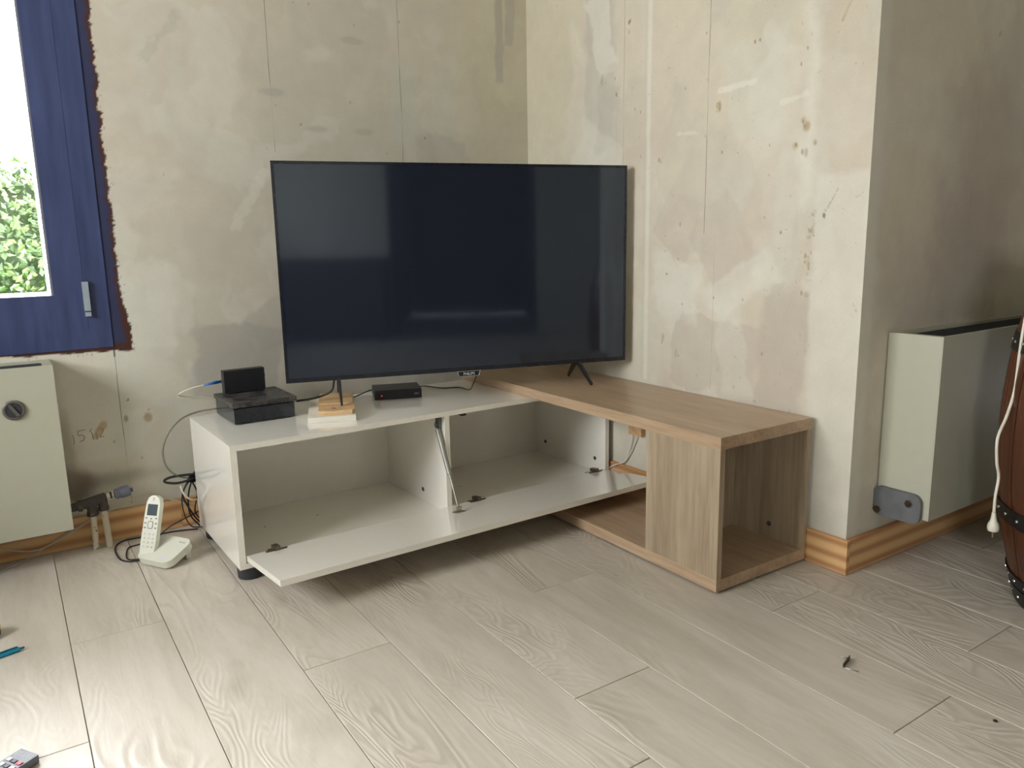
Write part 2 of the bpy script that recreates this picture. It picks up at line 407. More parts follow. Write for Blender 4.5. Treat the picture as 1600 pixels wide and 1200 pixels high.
def chips(c, u, v, pts, seed, s=1., col=CHIP):
    rs = random.Random(seed)
    for (a, b) in pts:
        ru = rs.uniform(.003, .006)*s; rv = ru*rs.uniform(.9, 2.2)
        m = (np.abs(u-a) < .03) & (np.abs(v-b) < .03)
        if not m.any(): continue
        um, vm = u[m], v[m]
        k = blob(um, vm, a, b, ru, rv, .9, seed+int(a*1000) % 97, .35)
        c[m] = over(c[m], k, col, rs.uniform(.55, .95))
    return c
SPB = [(-0.618, 1.668), (-0.612, 1.663), (-0.596, 1.644), (-0.612, 1.633), (-0.879, 1.406), (-0.807, 1.481), (-1.011, 1.331), (-1.012, 1.318), (-1.013, 1.34), (-1.328, 1.234), (-1.321, 1.247), (-1.302, 1.188), (-1.214, 1.196), (-1.324, 1.167), (-1.365, 1.186), (-1.097, 1.188), (-0.495, 1.275), (-0.645, 1.378), (-0.674, 1.363), (-0.677, 1.215), (-0.87, 0.983), (-1.265, 0.949), (-1.363, 0.935), (-1.373, 0.939), (-1.35, 0.883), (-1.349, 0.865), (-0.865, 0.869), (-0.813, 0.819), (-0.887, 0.721), (-1.022, 0.749), (-1.137, 0.749), (-1.325, 0.81), (-1.344, 0.779), (-0.795, 0.583), (-0.875, 0.545), (-1.217, 0.59), (-0.49, 1.487), (-0.541, 1.494), (-0.549, 1.439), (-0.962, 1.553), (-0.97, 1.416), (-1.147, 1.49), (-1.165, 1.491), (-1.037, 1.194), (-0.777, 1.189), (-0.767, 1.196), (-0.968, 1.249), (-1.207, 0.993), (-1.306, 1.399), (-1.324, 1.437)]
SPA = [(-0.956, 1.74), (-0.903, 1.743), (-0.772, 1.434), (-1.414, 1.166), (-0.958, 1.346), (-1.081, 1.261), (-0.477, 1.328), (-0.567, 1.73), (-0.637, 1.264), (-0.742, 1.695), (-1.042, 1.403), (-1.588, 0.455), (-1.531, 0.416), (-1.537, 0.395), (-1.566, 0.259), (-1.642, 0.325)]
def paint_b(u, v):
    c = base_paint(u, v, 11)*np.array((.985, .965, .94))
    c = over(c, sstep(-.38, -.22, u), YEL*.92, .55)                                  # smoother strip by the corner
    c = over(c, trowel(u, v, -.47, 1.80, .085, .45, 2, .10, 5), GREY*.95, .55)
    c = over(c, trowel(u, v, -.47, 1.66, .055, .13, -14, .10, 8), LIGHT, .6)
    c = over(c, trowel(u, v, -.50, 1.36, .06, .12, 8, .12, 25), GREY*.93, .5)
    c = over(c, trowel(u, v, -.44, 1.22, .12, .10, 30, .16, 26), LIGHT, .35)
    c = over(c, rect(u, v, -.724, -.706, .44, 2.6, .006, 6, .006), LIGHT*1.05, .55)  # filled joint
    c = over(c, rect(u, v, -.700, -.690, .44, 2.6, .006, 7, .006), GREY, .25)
    c = over(c, trowel(u, v, -1.28, .60, .085, .19, 4, .08, 31), PINK*.90, .6)
    c = over(c, trowel(u, v, -1.02, .56, .17, .12, 12, .12, 33), PINK*.93, .5)
    c = over(c, trowel(u, v, -1.10, .60, .05, .16, -12, .08, 34), LIGHT, .35)
    c = over(c, trowel(u, v, -.86, .98, .09, .09, 32, .14, 41), PINK*.96, .45)
    c = over(c, trowel(u, v, -1.06, .92, .10, .12, -38, .10, 43), PINK*.95, .45)
    c = over(c, trowel(u, v, -.86, .78, .10, .09, 8, .10, 44), LIGHT, .5)
    c = over(c, trowel(u, v, -1.12, .80, .13, .07, -30, .12, 46), LIGHT, .5)
    c = over(c, trowel(u, v, -1.02, 1.12, .14, .12, 40, .14, 45), GREY, .3)
    c = over(c, trowel(u, v, -1.17, 1.36, .10, .16, 0, .14, 47), MINT, .3)
    c = over(c, rect(u, v, -1.36, -1.325, 1.02, 1.9, .05, 52, .03), LIGHT*1.05, .6)
    c = over(c, rect(u, v, -1.45, -1.37, 1.62, 2.2, .06, 53, .03), LIGHT*1.03, .35)
    c = over(c, rect(u, v, -1.56, -1.375, .1, 1.1, .03, 51, .012), LIGHT*.97, .55)   # corner filler
    c = over(c, stroke(u, v, (-1.02, 1.375), (-1.15, 1.38), .009, .02), LIGHT*1.08, .55)
    c = over(c, stroke(u, v, (-.85, 1.27), (-.93, 1.265), .006, .018), LIGHT*1.08, .4)
    c = over(c, stroke(u, v, (-1.25, 1.31), (-1.33, 1.32), .008, .02), LIGHT*1.08, .45)
    c = over(c, stroke(u, v, (-1.425, 1.485), (-1.475, 1.58), .003, .006), CHIP*1.5, .45)
    c = over(c, stroke(u, v, (-1.405, 1.0), (-1.44, 1.06), .0016, .003), CHIP, .6)
    c = over(c, blob(u, v, -1.403, .992, .004, .007, .6, 3), CHIP*.5, .8)
    n = fbm(u, v, 90, 71, 3); band = np.exp(-((u+1.365)/.010)**2)*sstep(.80, .84, v)*(1-sstep(1.00, 1.05, v))
    c = over(c, band*sstep(.56, .64, n), CHIP, .55)
    for (a, b, r1, r2, k, st) in ((-1.333, 1.232, .012, .013, 75, .6), (-1.322, 1.252, .010, .010, 76, .35), (-1.300, 1.185, .011, .010, 77, .35), (-1.335, 1.165, .006, .012, 78, .5), (-1.362, 1.187, .007, .009, 79, .45), (-1.022, 1.330, .005, .013, 80, .75), (-1.358, .935, .010, .008, 81, .45), (-1.36, .775, .008, .007, 82, .4), (-.80, .60, .006, .012, 83, .45), (-.863, .555, .006, .016, 84, .35), (-.47, 1.50, .007, .018, 85, .35)):
        c = over(c, blob(u, v, a, b, r1, r2, 1.4, k, .4), CHIP*1.25, st)
    c = chips(c, u, v, SPB, 5, .62)
    n = fbm(u, v, 90, 81, 2); d = fbm(u, v, 5, 85, 2); c = over(c, sstep(.84, .9, n)*sstep(.5, .6, d), CHIP, .35)
    c = over(c, (1-sstep(.1, .22, v+(fbm(u, v, 10, 91)-.5)*.1)), GREY*.85, .35)
    return c
def paint_a(u, v):
    c = base_paint(u, v, 101)*np.array((.96, .965, .965))
    c = over(c, sstep(-.45, -.2, u), YEL*.93, .5)
    c = over(c, rect(u, v, -.152, -.115, 1.56, 2.6, .02, 5, .006), GREY*.88, .7)
    c = over(c, rect(u, v, -.105, -.06, 1.7, 2.6, .03, 6, .006), GREY*.88, .6)
    c = over(c, stroke(u, v, (-1.44, 1.52), (-1.33, 1.64), .02, .05), GREY*.92, .45)
    c = over(c, trowel(u, v, -1.22, .56, .16, .13, -12, .16, 15), GREY*.80, .7)
    c = over(c, trowel(u, v, -1.12, .66, .08, .07, 25, .1, 16), GREY*.82, .5)
    c = over(c, rect(u, v, -1.58, -1.42, .62, .9, .05, 19), LIGHT, .35)
    c = over(c, rect(u, v, -.62, -.50, 1.30, 1.60, .06, 20), MINT*.9, .5)
    c = over(c, rect(u, v, -.50, -.3, 1.22, 1.34, .08, 22), GREY*.9, .4)
    c = over(c, stroke(u, v, (-1.21, 1.0), (-1.09, 1.18), .02, .03), LIGHT, .4)
    for p in ((-1.05, 1.445), (-.753, 1.643), (-.9, 1.335), (-.72, 1.335)): c = over(c, blob(u, v, p[0], p[1], .04, .012, .9, 23, .4), GREY*.82, .55)
    # grime above the pipework
    g = blob(u, v, -1.76, .205, .05, .05, .9, 61, .5); c = over(c, g, lin((92, 66, 56)), .75)
    g = blob(u, v, -1.68, .205, .13, .020, .9, 62, .8); c = over(c, g, lin((116, 102, 86)), .45)
    c = over(c, blob(u, v, -1.775, .30, .02, .14, .8, 63, .6), lin((140, 128, 116)), .5)
    c = over(c, blob(u, v, -1.60, .395, .006, .012, 1.0, 64, .4), CHIP, .7)
    c = over(c, blob(u, v, -1.535, .392, .012, .014, 1.0, 65, .4), CHIP*1.3, .7)
    c = over(c, stroke(u, v, (-1.69, .35), (-1.665, .385), .012, .01), CHIP*1.5, .7)
    c = chips(c, u, v, SPA, 9, .6, CHIP*1.1)
    # dark window paint brushed over the wall, ragged edge
    rag = (fbm(u, v*1.0, 26, 71, 4)-.5)*.020+(fbm(u*.3, v, 150, 77, 2)-.5)*.012
    lowb = sstep(.80, .66, v)*.020
    ex = -1.5755+lowb; ez = .6175+.007*sstep(-1.62, -1.9, u)
    ed = np.maximum(u+rag-ex, (ez-v)+(fbm(u, v, 30, 79, 4)-.5)*.012)
    m = 1-sstep(-.001, .002, ed); c = over(c, m, BROWNP, 1.)
    m2 = 1-sstep(-.017, -.003, ed+lowb*.75+(fbm(u, v, 60, 82, 3)-.5)*.012); c = over(c, m2, DARKP, .95)
    sp = (fbm(u, v, 190, 83, 2) > .80)*(ed < .012)*(ed > -.003); c = over(c, sp*1., BROWNP, .4)
    drip = stroke(u, v, (-1.6125, .62), (-1.6120, .600), .0025, .001); c = over(c, drip, DARKP*.5, 1)
    drip = stroke(u, v, (-1.757, .627), (-1.757, .62), .0025, .001); c = over(c, drip, DARKP*.5, 1)
    return c
def paint_c(u, v):
    c = base_paint(u, v, 211); c = c*np.array((1.0, .955, .915)); c = over(c, np.ones(u.shape), GREY*.93, .2)
    c = over(c, blob(u, v, .62, 1.1, .25, .3, .7, 5, .5), PINK*.85, .7)
    c = over(c, rect(u, v, .35, .7, .68, 1.05, .2, 7, .06), PINK*.8, .6)
    c = over(c, 1-sstep(.03, .07, u), LIGHT, .5)
    return chips(c, u, v, [(.6, 1.5), (.9, 1.3), (.45, 1.62)], 4)
XL, YF, XR, ZC = -3.4, -5.8, 3.2, 2.5
WX0, WX1, WZ0, WZ1 = -3.05, -1.757, .80, 2.06     # glass
grid_mesh('wall_back', M['wall_a'], (0, 0, 0), (1, 0, 0), (0, 0, 1),
    [(-1.70, 0, 0, 1.95, .0042), (-1.70, 0, 1.95, ZC, .02), (-2.1, -1.70, 0, .70, .0042), (XL, -2.1, 0, .70, .05), (XL, -1.70, 2.16, ZC, .05), (XL, -3.15, .70, 2.16, .05)], paint_a)
grid_mesh('wall_right', M['wall_b'], (0, 0, 0), (0, 1, 0), (0, 0, 1), [(-1.5297, 0, 0, 1.95, .0036), (-1.5297, 0, 1.95, ZC, .02)], paint_b)
grid_mesh('wall_recess', M['wall_c'], (0, -1.5297, 0), (1, 0, 0), (0, 0, 1), [(0, 1.6, 0, ZC, .012), (1.6, XR, 0, ZC, .05)], paint_c)
def stl(name, b, mat='room_wall'): return st(name, b, M[mat])
bm = bmesh.new()
for a, b, c_, d in ((-.55, .12, 0, ZC), (-4.3, -1.65, 0, ZC), (YF, -5.4, 0, ZC), (-1.65, -.55, 0, .95), (-1.65, -.55, 1.95, ZC), (-5.4, -4.3, 0, .95), (-5.4, -4.3, 1.95, ZC)): abox(bm, XL-.12, XL, a, b, c_, d)
o = done('wall_left', bm, M['room_wall']); o['kind'] = 'structure'
stl('wall_side', (XR, XR+.1, YF, -1.43, 0, ZC))
bm = bmesh.new()
abox(bm, XL, -1.5, YF-.1, YF, 0, ZC); abox(bm, .0, 1.3, YF-.1, YF, 0, ZC); abox(bm, 1.3, XR, YF-.1, YF, 0, ZC); abox(bm, -1.5, .0, YF-.1, YF, 2.1, ZC)
o = done('wall_front', bm, M['room_wall']); o['kind'] = 'structure'
bm = bmesh.new(); abox(bm, -1.6, -1.5, -8, YF-.1, 0, ZC); abox(bm, .0, .1, -8, YF-.1, 0, ZC); abox(bm, -1.6, .1, -8.1, -8, 0, ZC)
o = done('wall_hall', bm, M['hall']); o['kind'] = 'structure'
o = st('ceiling', (XL-.1, XR+.1, YF-2.4, .12, ZC, ZC+.1), M['ceiling'])
o = st('ground', (-30, 30, .45, 40, -.35, -.25), M['lawn'], 'grass outside the window')

# ------------------------------------------------------------------ floor of separate planks
floor = st('floor', (XL-.1, XR, YF-2.3, .05, -.06, -.010), M['gap'])
seams = [-1.8485, -1.6392, -1.4236, -1.2112, -.9950, -.7830, -.5670, -.3535, -.150, .060]
while seams[-1] < XR-.2: seams.append(seams[-1]+.2125)
while seams[0] > XL+.2: seams.insert(0, seams[0]-.2125)
jy = {-1.8485: -.694, -2.061: -1.1345, -1.6392: -.25, -1.4236: -1.1317, -1.2112: -.47, -.9950: -1.566, -.7830: -1.116, -.5670: -2.0055, -.3535: -1.558, -.150: -.62}
g = .0008
for i in range(len(seams)-1):
    x0, x1 = seams[i]+g, seams[i+1]-g
    ys = -.35-.44*((i*2) % 3)
    for kx, vy in jy.items():
        if abs(kx-seams[i]) < .01: ys = vy
    top = 0.0 if x0 < -.01 else -1.53
    cuts = [top]; y = ys
    while y > top: y -= 1.32
    while y+1.32 < top: y += 1.32
    while y > YF: cuts.append(y); y -= 1.32
    cuts.append(YF)
    for a, b in zip(cuts, cuts[1:]):
        if a-b < .03: continue
        bm = bmesh.new(); cx, cy = (x0+x1)/2, (a+b)/2
        X, Y = (x1-x0)/2, (a-b)/2-g; e = .0009
        lo = [bm.verts.new(p) for p in ((-X, -Y, -.009), (X, -Y, -.009), (X, Y, -.009), (-X, Y, -.009))]
        mi = [bm.verts.new(p) for p in ((-X, -Y, -e), (X, -Y, -e), (X, Y, -e), (-X, Y, -e))]
        hi = [bm.verts.new(p) for p in ((-X+e, -Y+e, 0), (X-e, -Y+e, 0), (X-e, Y-e, 0), (-X+e, Y-e, 0))]
        for r0, r1 in ((lo, mi), (mi, hi)):
            for j in range(4): bm.faces.new((r0[j], r0[(j+1) % 4], r1[(j+1) % 4], r1[j]))
        bm.faces.new(hi)
        p = done('plank', bm, M['floor'], floor); p.location = (cx, cy, 0)

# ------------------------------------------------------------------ baseboards (separate boards)
def board(name, segs, mat):
    bm = bmesh.new()
    for s in segs: abox(bm, *s)
    o = done(name, bm, mat, None, .003); o['kind'] = 'structure'; return o
bt = .014
board('baseboard_back_left', [(XL, -1.4655, -bt, -.0005, .0015, .1)], M['pine_x'])
board('baseboard_back_right', [(-1.4645, -bt, -bt, -.0005, .0015, .1)], M['pine_x'])
board('baseboard_right', [(-bt, -.0005, -1.5297-bt, -bt-.0005, .0015, .1)], M['pine_y'])
board('baseboard_recess', [(-bt+.0145, XR, -1.5297-bt, -1.5302, .0015, .1)], M['pine_x'])

# ------------------------------------------------------------------ window
win = bpy.data.objects.new('window_1', None); COL.objects.link(win); win['kind'] = 'structure'
def mitred(name, x0, x1, z0, z1, wd, y0, y1, mat, parent, bevel=.002):
    """four mitred rails, each its own part"""
    O = [(x0, z0), (x1, z0), (x1, z1), (x0, z1)]; I = [(x0+wd, z0+wd), (x1-wd, z0+wd), (x1-wd, z1-wd), (x0+wd, z1-wd)]
    for i in range(4):
        j = (i+1) % 4; q = [O[i], O[j], I[j], I[i]]
        bm = bmesh.new(); a = [bm.verts.new((x, y0, z)) for x, z in q]; b = [bm.verts.new((x, y1, z)) for x, z in q]
        bm.faces.new(a); bm.faces.new(b[::-1])
        for k_ in range(4): bm.faces.new((a[k_], a[(k_+1) % 4], b[(k_+1) % 4], b[k_]))
        done(name, bm, mat, parent, bevel)
mitred('frame_rail', WX0-.1445, WX1+.1445, WZ0-.1690, WZ1+.14, .0622, -.0030, .06, M['frame'], win, .0008)
mitred('sash_rail', WX0-.082, WX1+.082, WZ0-.117, WZ1+.077, .082, -.0036, .05, M['frame'], win, .0008)
bm = bmesh.new(); abox(bm, -2.45, -2.36, -.0032, .05, WZ0, WZ1); done('mullion', bm, M['frame'], win, .003)
mitred('gasket', WX0-.002, WX1+.002, WZ0-.037, WZ1+.002, .0075, .0, .03, M['gasket'], win, .002)
box('sash_rail', (WX0, WX1, -.0034, .05, WZ0-.037, WZ0-.0), M['frame'], win, .002)
box('pane', (WX0, -2.45, .028, .032, WZ0, WZ1), M['glass'], win)
box('pane', (-2.36, WX1, .028, .032, WZ0, WZ1), M['glass'], win)
bm = bmesh.new()
abox(bm, WX1, WX1+.3, .06, .34, WZ0-.2, WZ1+.2); abox(bm, WX0-.3, WX0, .06, .34, WZ0-.2, WZ1+.2)
abox(bm, WX0-.3, WX1+.3, .06, .38, WZ0-.3, WZ0-.006); abox(bm, WX0-.3, WX1+.3, .06, .34, WZ1, WZ1+.3)
done('outer_reveal', bm, M['reveal'], win)
h = box('hinge', (-1.6805, -1.6635, -.0155, -.0037, .749, .838), M['alu'], win, .004); h['label'] = 'silver grey hinge cover'
h2 = box('hinge_cap', (-1.6800, -1.6640, -.0165, -.0037, .7325, .7455), M['alu'], win, .004)
# exterior wall around so that only the openings let daylight in
bm = bmesh.new()
abox(bm, -1.70+.0, .1, .04, .12, 0, ZC); abox(bm, XL-.12, -3.12, .04, .12, 0, ZC); abox(bm, -3.12, -1.70, .062, .12, 2.1, ZC); abox(bm, -3.12, -1.70, .062, .12, 0, .72)
o = done('wall_outer', bm, M['room_wall']); o['kind'] = 'structure'
bm = bmesh.new(); abox(bm, .02, .1, -1.45, 0.04, 0, ZC); abox(bm, .02, XR, -1.50, -1.45, 0, ZC)
o = done('wall_core', bm, M['room_wall']); o['kind'] = 'structure'
# second window, unseen, added in the left wall to light the right wall
w2 = bpy.data.objects.new('added_side_window', None); COL.objects.link(w2); w2['kind'] = 'structure'
for a, b, c_, d in ((-1.65, -1.60, .95, 1.95), (-.60, -.55, .95, 1.95), (-1.60, -.60, .95, 1.0), (-1.60, -.60, 1.90, 1.95), (-1.12, -1.08, 1.0, 1.90)):
    box('frame_rail', (XL-.08, XL-.02, a, b, c_, d), M['frame'], w2)
box('pane', (XL-.052, XL-.048, -1.60, -1.12, 1.0, 1.90), M['glass'], w2); box('pane', (XL-.052, XL-.048, -1.08, -.60, 1.0, 1.90), M['glass'], w2)
w4 = bpy.data.objects.new('added_rear_window', None); COL.objects.link(w4); w4['kind'] = 'structure'  # unseen window, added to light the rear wall that the television mirrors
for a, b, c_, d in ((-5.4, -5.34, .95, 1.95), (-4.36, -4.3, .95, 1.95), (-5.34, -4.36, .95, 1.0), (-5.34, -4.36, 1.90, 1.95)):
    box('frame_rail', (XL-.08, XL-.02, a, b, c_, d), M['frame'], w4)
box('pane', (XL-.052, XL-.048, -5.34, -4.36, 1.0, 1.90), M['glass'], w4)
# ------------------------------------------------------------------ hedge outside
hedge = thing('hedge', 'sunlit green leafy hedge outside the window', 'hedge')
rs = np.random.RandomState(3)
nl = 16000; V = []; F = []; T = []
HX0, HX1, HY, HZ = -4.6, -.4, 2.9, 1.44
for i in range(nl):
    x = rs.uniform(HX0, HX1); z = rs.uniform(-.25, HZ) if i > 900 else HZ+rs.uniform(-.05, .05)
    y = HY+rs.uniform(0, .28)+.07*math.sin(x*7+z*5); s = rs.uniform(.018, .034)
    n = Vector((rs.normal()*.6, -1+rs.normal()*.4, rs.normal()*.6+.35)).normalized(); a = n.orthogonal().normalized(); a.rotate(Matrix.Rotation(rs.uniform(0, 6.28), 3, n)); b = n.cross(a)
    c = Vector((x, y, z)); k0 = len(V)
    for p in (c-a*s, c-a*s*.2-b*s*.55-n*.006, c+a*s, c-a*s*.2+b*s*.55-n*.006): V.append(p)
    F.append((k0, k0+1, k0+2)); F.append((k0, k0+2, k0+3)); t = rs.rand(); T += [t]*4
me = bpy.data.meshes.new('leaves'); me.from_pydata(V, [], F); ta = me.attributes.new('tint', 'FLOAT', 'POINT'); ta.data.foreach_set('value', T)
lo = link('leaves', me, M['leaf'], hedge); lo['kind'] = 'stuff'
bm = bmesh.new(); abox(bm, HX0, HX1, HY+.24, HY+.8, -.25, HZ-.1); done('inner_twigs', bm, M['twig'], hedge)
rebase(hedge, (-2.5, 3.1, -.25))

# ------------------------------------------------------------------ white TV cabinet
CA = R(1.458); ux = Vector((math.cos(CA), math.sin(CA), 0)); uy = Vector((-math.sin(CA), math.cos(CA), 0)); q0 = Vector((-1.4306, -.1255, 0))
CM = frame3(q0, ux, -uy, (0, 0, 1))        # local (s along, t out from the wall, z) -> left handed, normals are recalculated
LC, DC, ZB, ZT = 1.3933, .4601, .037, .3988
cab = thing('tv_cabinet', 'low white glossy cabinet with its flap door hanging open', 'cabinet')
def cb(name, b, mat=M['lacquer'], parent=cab, bevel=.0008): return box(name, b, mat, parent, bevel, CM, 1)
cb('top_panel', (0, LC, 0, DC, ZT-.016, ZT))
cb('bottom_panel', (0, LC, 0, DC, ZB, ZB+.016))
cb('side_panel', (0, .018, 0, DC, ZB+.016, ZT-.016)); cb('side_panel', (LC-.018, LC, 0, DC, ZB+.016, ZT-.016))
cb('back_panel', (.018, LC-.018, .008, .020, ZB+.016, ZT-.016))
dv = cb('divider', (.680, .698, .020, DC-.004, ZB+.016, ZT-.016))
for s, t in ((.036, .424), (.040, .050), (LC-.05, .410), (LC-.05, .05), (.69, .05)):
    p = CM @ Vector((s, t, 0)); lathe('foot', [(.033, .001), (.034, .004), (.035, ZB-.004), (.037, ZB)], M['foot_plastic'], cab, p)
dang = math.atan2(.035, .297); dl = .299
def DM(): # door frame: origin at hinge corner, x along s, y outward along the flap, z = upper face normal
    o = CM @ Vector((.0215, .454, .0742)); ox = ux; oy = (-uy*math.cos(dang)+Vector((0, 0, math.sin(dang)))).normalized(); return frame3(o, ox, oy, ox.cross(oy)*-1)
DMM = DM(); DW = 1.3500
door = box('flap_door', (0, DW, 0, dl, -.0165, 0), M['lacquer'], cab, .0008, DMM, 1); door['label'] = 'white flap door opened outwards'
def up_from(s, t, z): return CM @ Vector((s, t, z))
for s in (.103, .790, 1.318):
    bm = bmesh.new(); lx = s-.0215
    abox(bm, lx-.030, lx+.030, .012, .021, .0003, .0032, DMM)                     # wing on flap
    abox(bm, lx-.007, lx+.009, -.008, .026, .0003, .013, DMM)                      # arm
    h = done('hinge', bm, M['dark_metal'], cab, .0006)
    bm = bmesh.new(); mm = CM
    abox(bm, s-.030, s+.006, .436, .441, ZB+.0163, ZB+.0185, mm); abox(bm, s-.013, s+.004, .424, .448, ZB+.0163, ZB+.029, mm)
    done('hinge_plate', bm, M['dark_metal'], cab, .0006)
# gas strut from divider to flap
sp0 = up_from(.668, .424, .350); sp1 = up_from(.668, .548, .098); dd = (sp1-sp0)
strut = cyl('gas_strut', sp0+dd*.06, sp0+dd*.60, .0088, M['strut_grey'], cab, n=18, bevel=.001)
cyl('piston_rod', sp0+dd*.60, sp0+dd*.97, .0034, M['chrome'], strut, n=14)
bm = bmesh.new(); acyl(bm, sp0-ux*.004, sp0+ux*.014, .009, n=18); abox(bm, .670, .6798, .412, .437, .338, .376, CM); done('strut_socket', bm, M['cast'], strut, .0008)
bm = bmesh.new(); lx = .668-.0215; ly = .094
abox(bm, lx-.016, lx+.020, ly-.014, ly+.012, .0003, .0024, DMM); abox(bm, lx+.005, lx+.009, ly-.010, ly+.006, .0024, .018, DMM); acyl(bm, sp1-ux*.004, sp1+ux*.010, .0065, n=16)
done('strut_bracket', bm, M['chrome'], strut, .0006)
for s, t, z, ax in ((.6798, .29, .093, 0), (1.3751, .088, .106, 0), (1.3751, .401, .104, 0)):
    p = up_from(s, t, z); cyl('cam_cap', p, p-ux*.0012, .0075, M['cap_grey'], cab, n=16)
for s, t in ((.152, .203), (.326, .206), (.86, .24)):
    p = up_from(s, t, ZB+.0161); cyl('peg_hole', p, p+Vector((0, 0, .0006)), .003, M['cap_grey'], cab, n=12)
cb('push_latch', (.748, .765, .425, .452, ZT-.026, ZT-.0162), M['foot_plastic'])
rebase(cab, q0)

# ------------------------------------------------------------------ oak corner unit
oak = thing('corner_unit', 'pale oak effect open corner unit overlapping the white cabinet', 'shelf unit')
X0, X1, YE, ZTW, ZBW = -.3973, -.0197, -1.4148, .4322, .0075
box('top_slab', (X0, X1, YE, -.0942, ZTW-.0329, ZTW), M['oak_y'], oak, .0008, seg=1)
box('bottom_slab', (X0, X1, YE, -.612, ZBW, ZBW+.0324), M['oak_y'], oak, .0008, seg=1)
zb_, zt_ = ZBW+.0325, ZTW-.033
box('front_panel', (X0, X0+.018, YE, -1.144, zb_, zt_), M['oak_z'], oak, .0006, seg=1)
box('back_panel', (X1-.018, X1, YE, -1.144, zb_, zt_), M['oak_z'], oak, .0006, seg=1)
box('inner_panel', (X0+.0181, X1-.0181, -1.163, -1.145, zb_, zt_), M['oak_z'], oak, .0006, seg=1)
cyl('cam_cap', (X1-.0182, -1.30, .085), (X1-.0194, -1.30, .085), .0075, M['cap_grey'], oak, n=16)
cyl('cam_cap', (X0+.0182, -1.386, .325), (X0+.0194, -1.386, .325), .0075, M['cap_grey'], oak, n=16)
for x, y in ((X0+.04, YE+.04), (X1-.04, YE+.04), (X0+.04, -.66), (X1-.04, -.66)): cyl('glide', (x, y, .0004), (x, y, ZBW), .014, M['foot_plastic'], oak, n=16)
rebase(oak, (-.21, -1.0, 0))

# ------------------------------------------------------------------ television
TY = R(15.8208); tu = Vector((math.cos(TY), -math.sin(TY), 0)); tn = Vector((-math.sin(TY), -math.cos(TY), 0)); t0 = Vector((-1.1741, -.3323, .5081))
TM = frame3(t0, tu, (0, 0, 1), tn)   # x along, y up, z toward viewer
TW, TH = 1.1786, .6793
tv = thing('television', 'large black flat screen television standing across both units', 'television')
box('screen', (.0085, TW-.0085, .0135, TH-.0085, -.006, -.0012), M['screen'], tv, 0, TM)
bm = bmesh.new()
abox(bm, 0, TW, TH-.009, TH, -.010, 0, TM); abox(bm, 0, TW, 0, .014, -.010, 0, TM); abox(bm, 0, .009, .014, TH-.009, -.010, 0, TM); abox(bm, TW-.009, TW, .014, TH-.009, -.010, 0, TM)
done('bezel', bm, M['black_gloss'], tv, .0008)
bm = bmesh.new(); abox(bm, .001, TW-.001, .001, TH-.001, -.018, -.0102, TM); abox(bm, .10, TW-.10, .03, .40, -.058, -.018, TM)
done('rear_housing', bm, M['black'], tv, .002)
pl = prism('logo_plate', [(.555, .002), (.562, -.0165), (.628, -.0165), (.635, .002)], -.0092, .0012, M['black_gloss'], tv, TM, .0008)
bm = bmesh.new()
for a, b in (((.5545, .002), (.5615, -.017)), ((.5615, -.017), (.6285, -.017)), ((.6285, -.017), (.6355, .002)), ((.5545, .0), (.6355, .0))):
    acyl(bm, TM @ Vector((*a, .0016)), TM @ Vector((*b, .0016)), .0009, n=6)
done('plate_rim', bm, M['chrome'], pl)
text('lettering', 'PHILIPS', .0125, M['print_white'], pl, TM @ Matrix.Translation((.595, -.0095, .0014)))
def tv_leg(front, back, apx, wtop=.010, wbot=.0065):
    bm = bmesh.new()
    for e, zz in ((front, -.012), (back, -.034)):
        e = Vector(e); a = TM @ Vector((apx, .004, zz))
        d = (e-a).normalized(); side = tu*1.0; v1 = []
        dep = d.cross(side).normalized()
        for p, ww, hh in ((a, wtop, .011), (e, wbot, .0055)):
            v1.append([bm.verts.new(p+side*sx*ww*.5+dep*sy*hh) for sx, sy in ((-1, -1), (1, -1), (1, 1), (-1, 1))])
        for i in range(4): bm.faces.new((v1[0][i], v1[0][(i+1) % 4], v1[1][(i+1) % 4], v1[1][i]))
        bm.faces.new(v1[0][::-1]); bm.faces.new(v1[1])
    return done('foot', bm, M['black'], tv, .001)
tv_leg((-.1980, -.6560, .4372), (-.1455, -.4540, .4372), .999)
tv_leg((-1.0275, -.4170, .4342), (-.9600, -.2120, .4392), .164)
rebase(tv, t0+tu*TW/2-Vector((0, 0, .076)))

# ------------------------------------------------------------------ white box and wood offcuts under the left foot
BA = R(34-1.458*0)
def local(o_, ang):
    a = Vector((math.cos(ang), math.sin(ang), 0)); b = Vector((-math.sin(ang), math.cos(ang), 0)); return frame3(o_, a, b, (0, 0, 1))
wbfl = CM @ Vector((.268, .338, ZT))
W1 = local(wbfl+Vector((0, 0, .0004)), R(-20.5)+CA*0)
o = box('white_box', (0, .145, 0, .325, 0, .0170), M['box_white'], None, .0015, W1)
tag(o, 'flat white box lying on the white cabinet under two wood offcuts', 'box')
W2 = local(wbfl+Vector((0, 0, .0178)), R(-20.5))
bl = prism('wood_block', [(.032, .030), (.07, .018), (.135, .022), (.143, .032), (.143, .285), (.032, .285)], 0, .0135, M['block_wood'], None, W2, .002)
tag(bl, 'lower light wood offcut on the white box, with a purple ink stamp', 'wood block')
st1 = cyl('ink_stamp', W2 @ Vector((.080, .058, .0136)), W2 @ Vector((.080, .058, .0138)), .0085, M['stamp'], bl, n=14)
cyl('ink_stamp', W2 @ Vector((.087, .075, .0136)), W2 @ Vector((.087, .075, .0138)), .005, M['print_white'], bl, n=12)
b2 = box('wood_block', (.034, .141, .120, .290, .0138, .0182), M['block_wood'], None, .001, W2)
tag(b2, 'thin wood offcut laid at the back of the stamped one under the television foot', 'wood block')

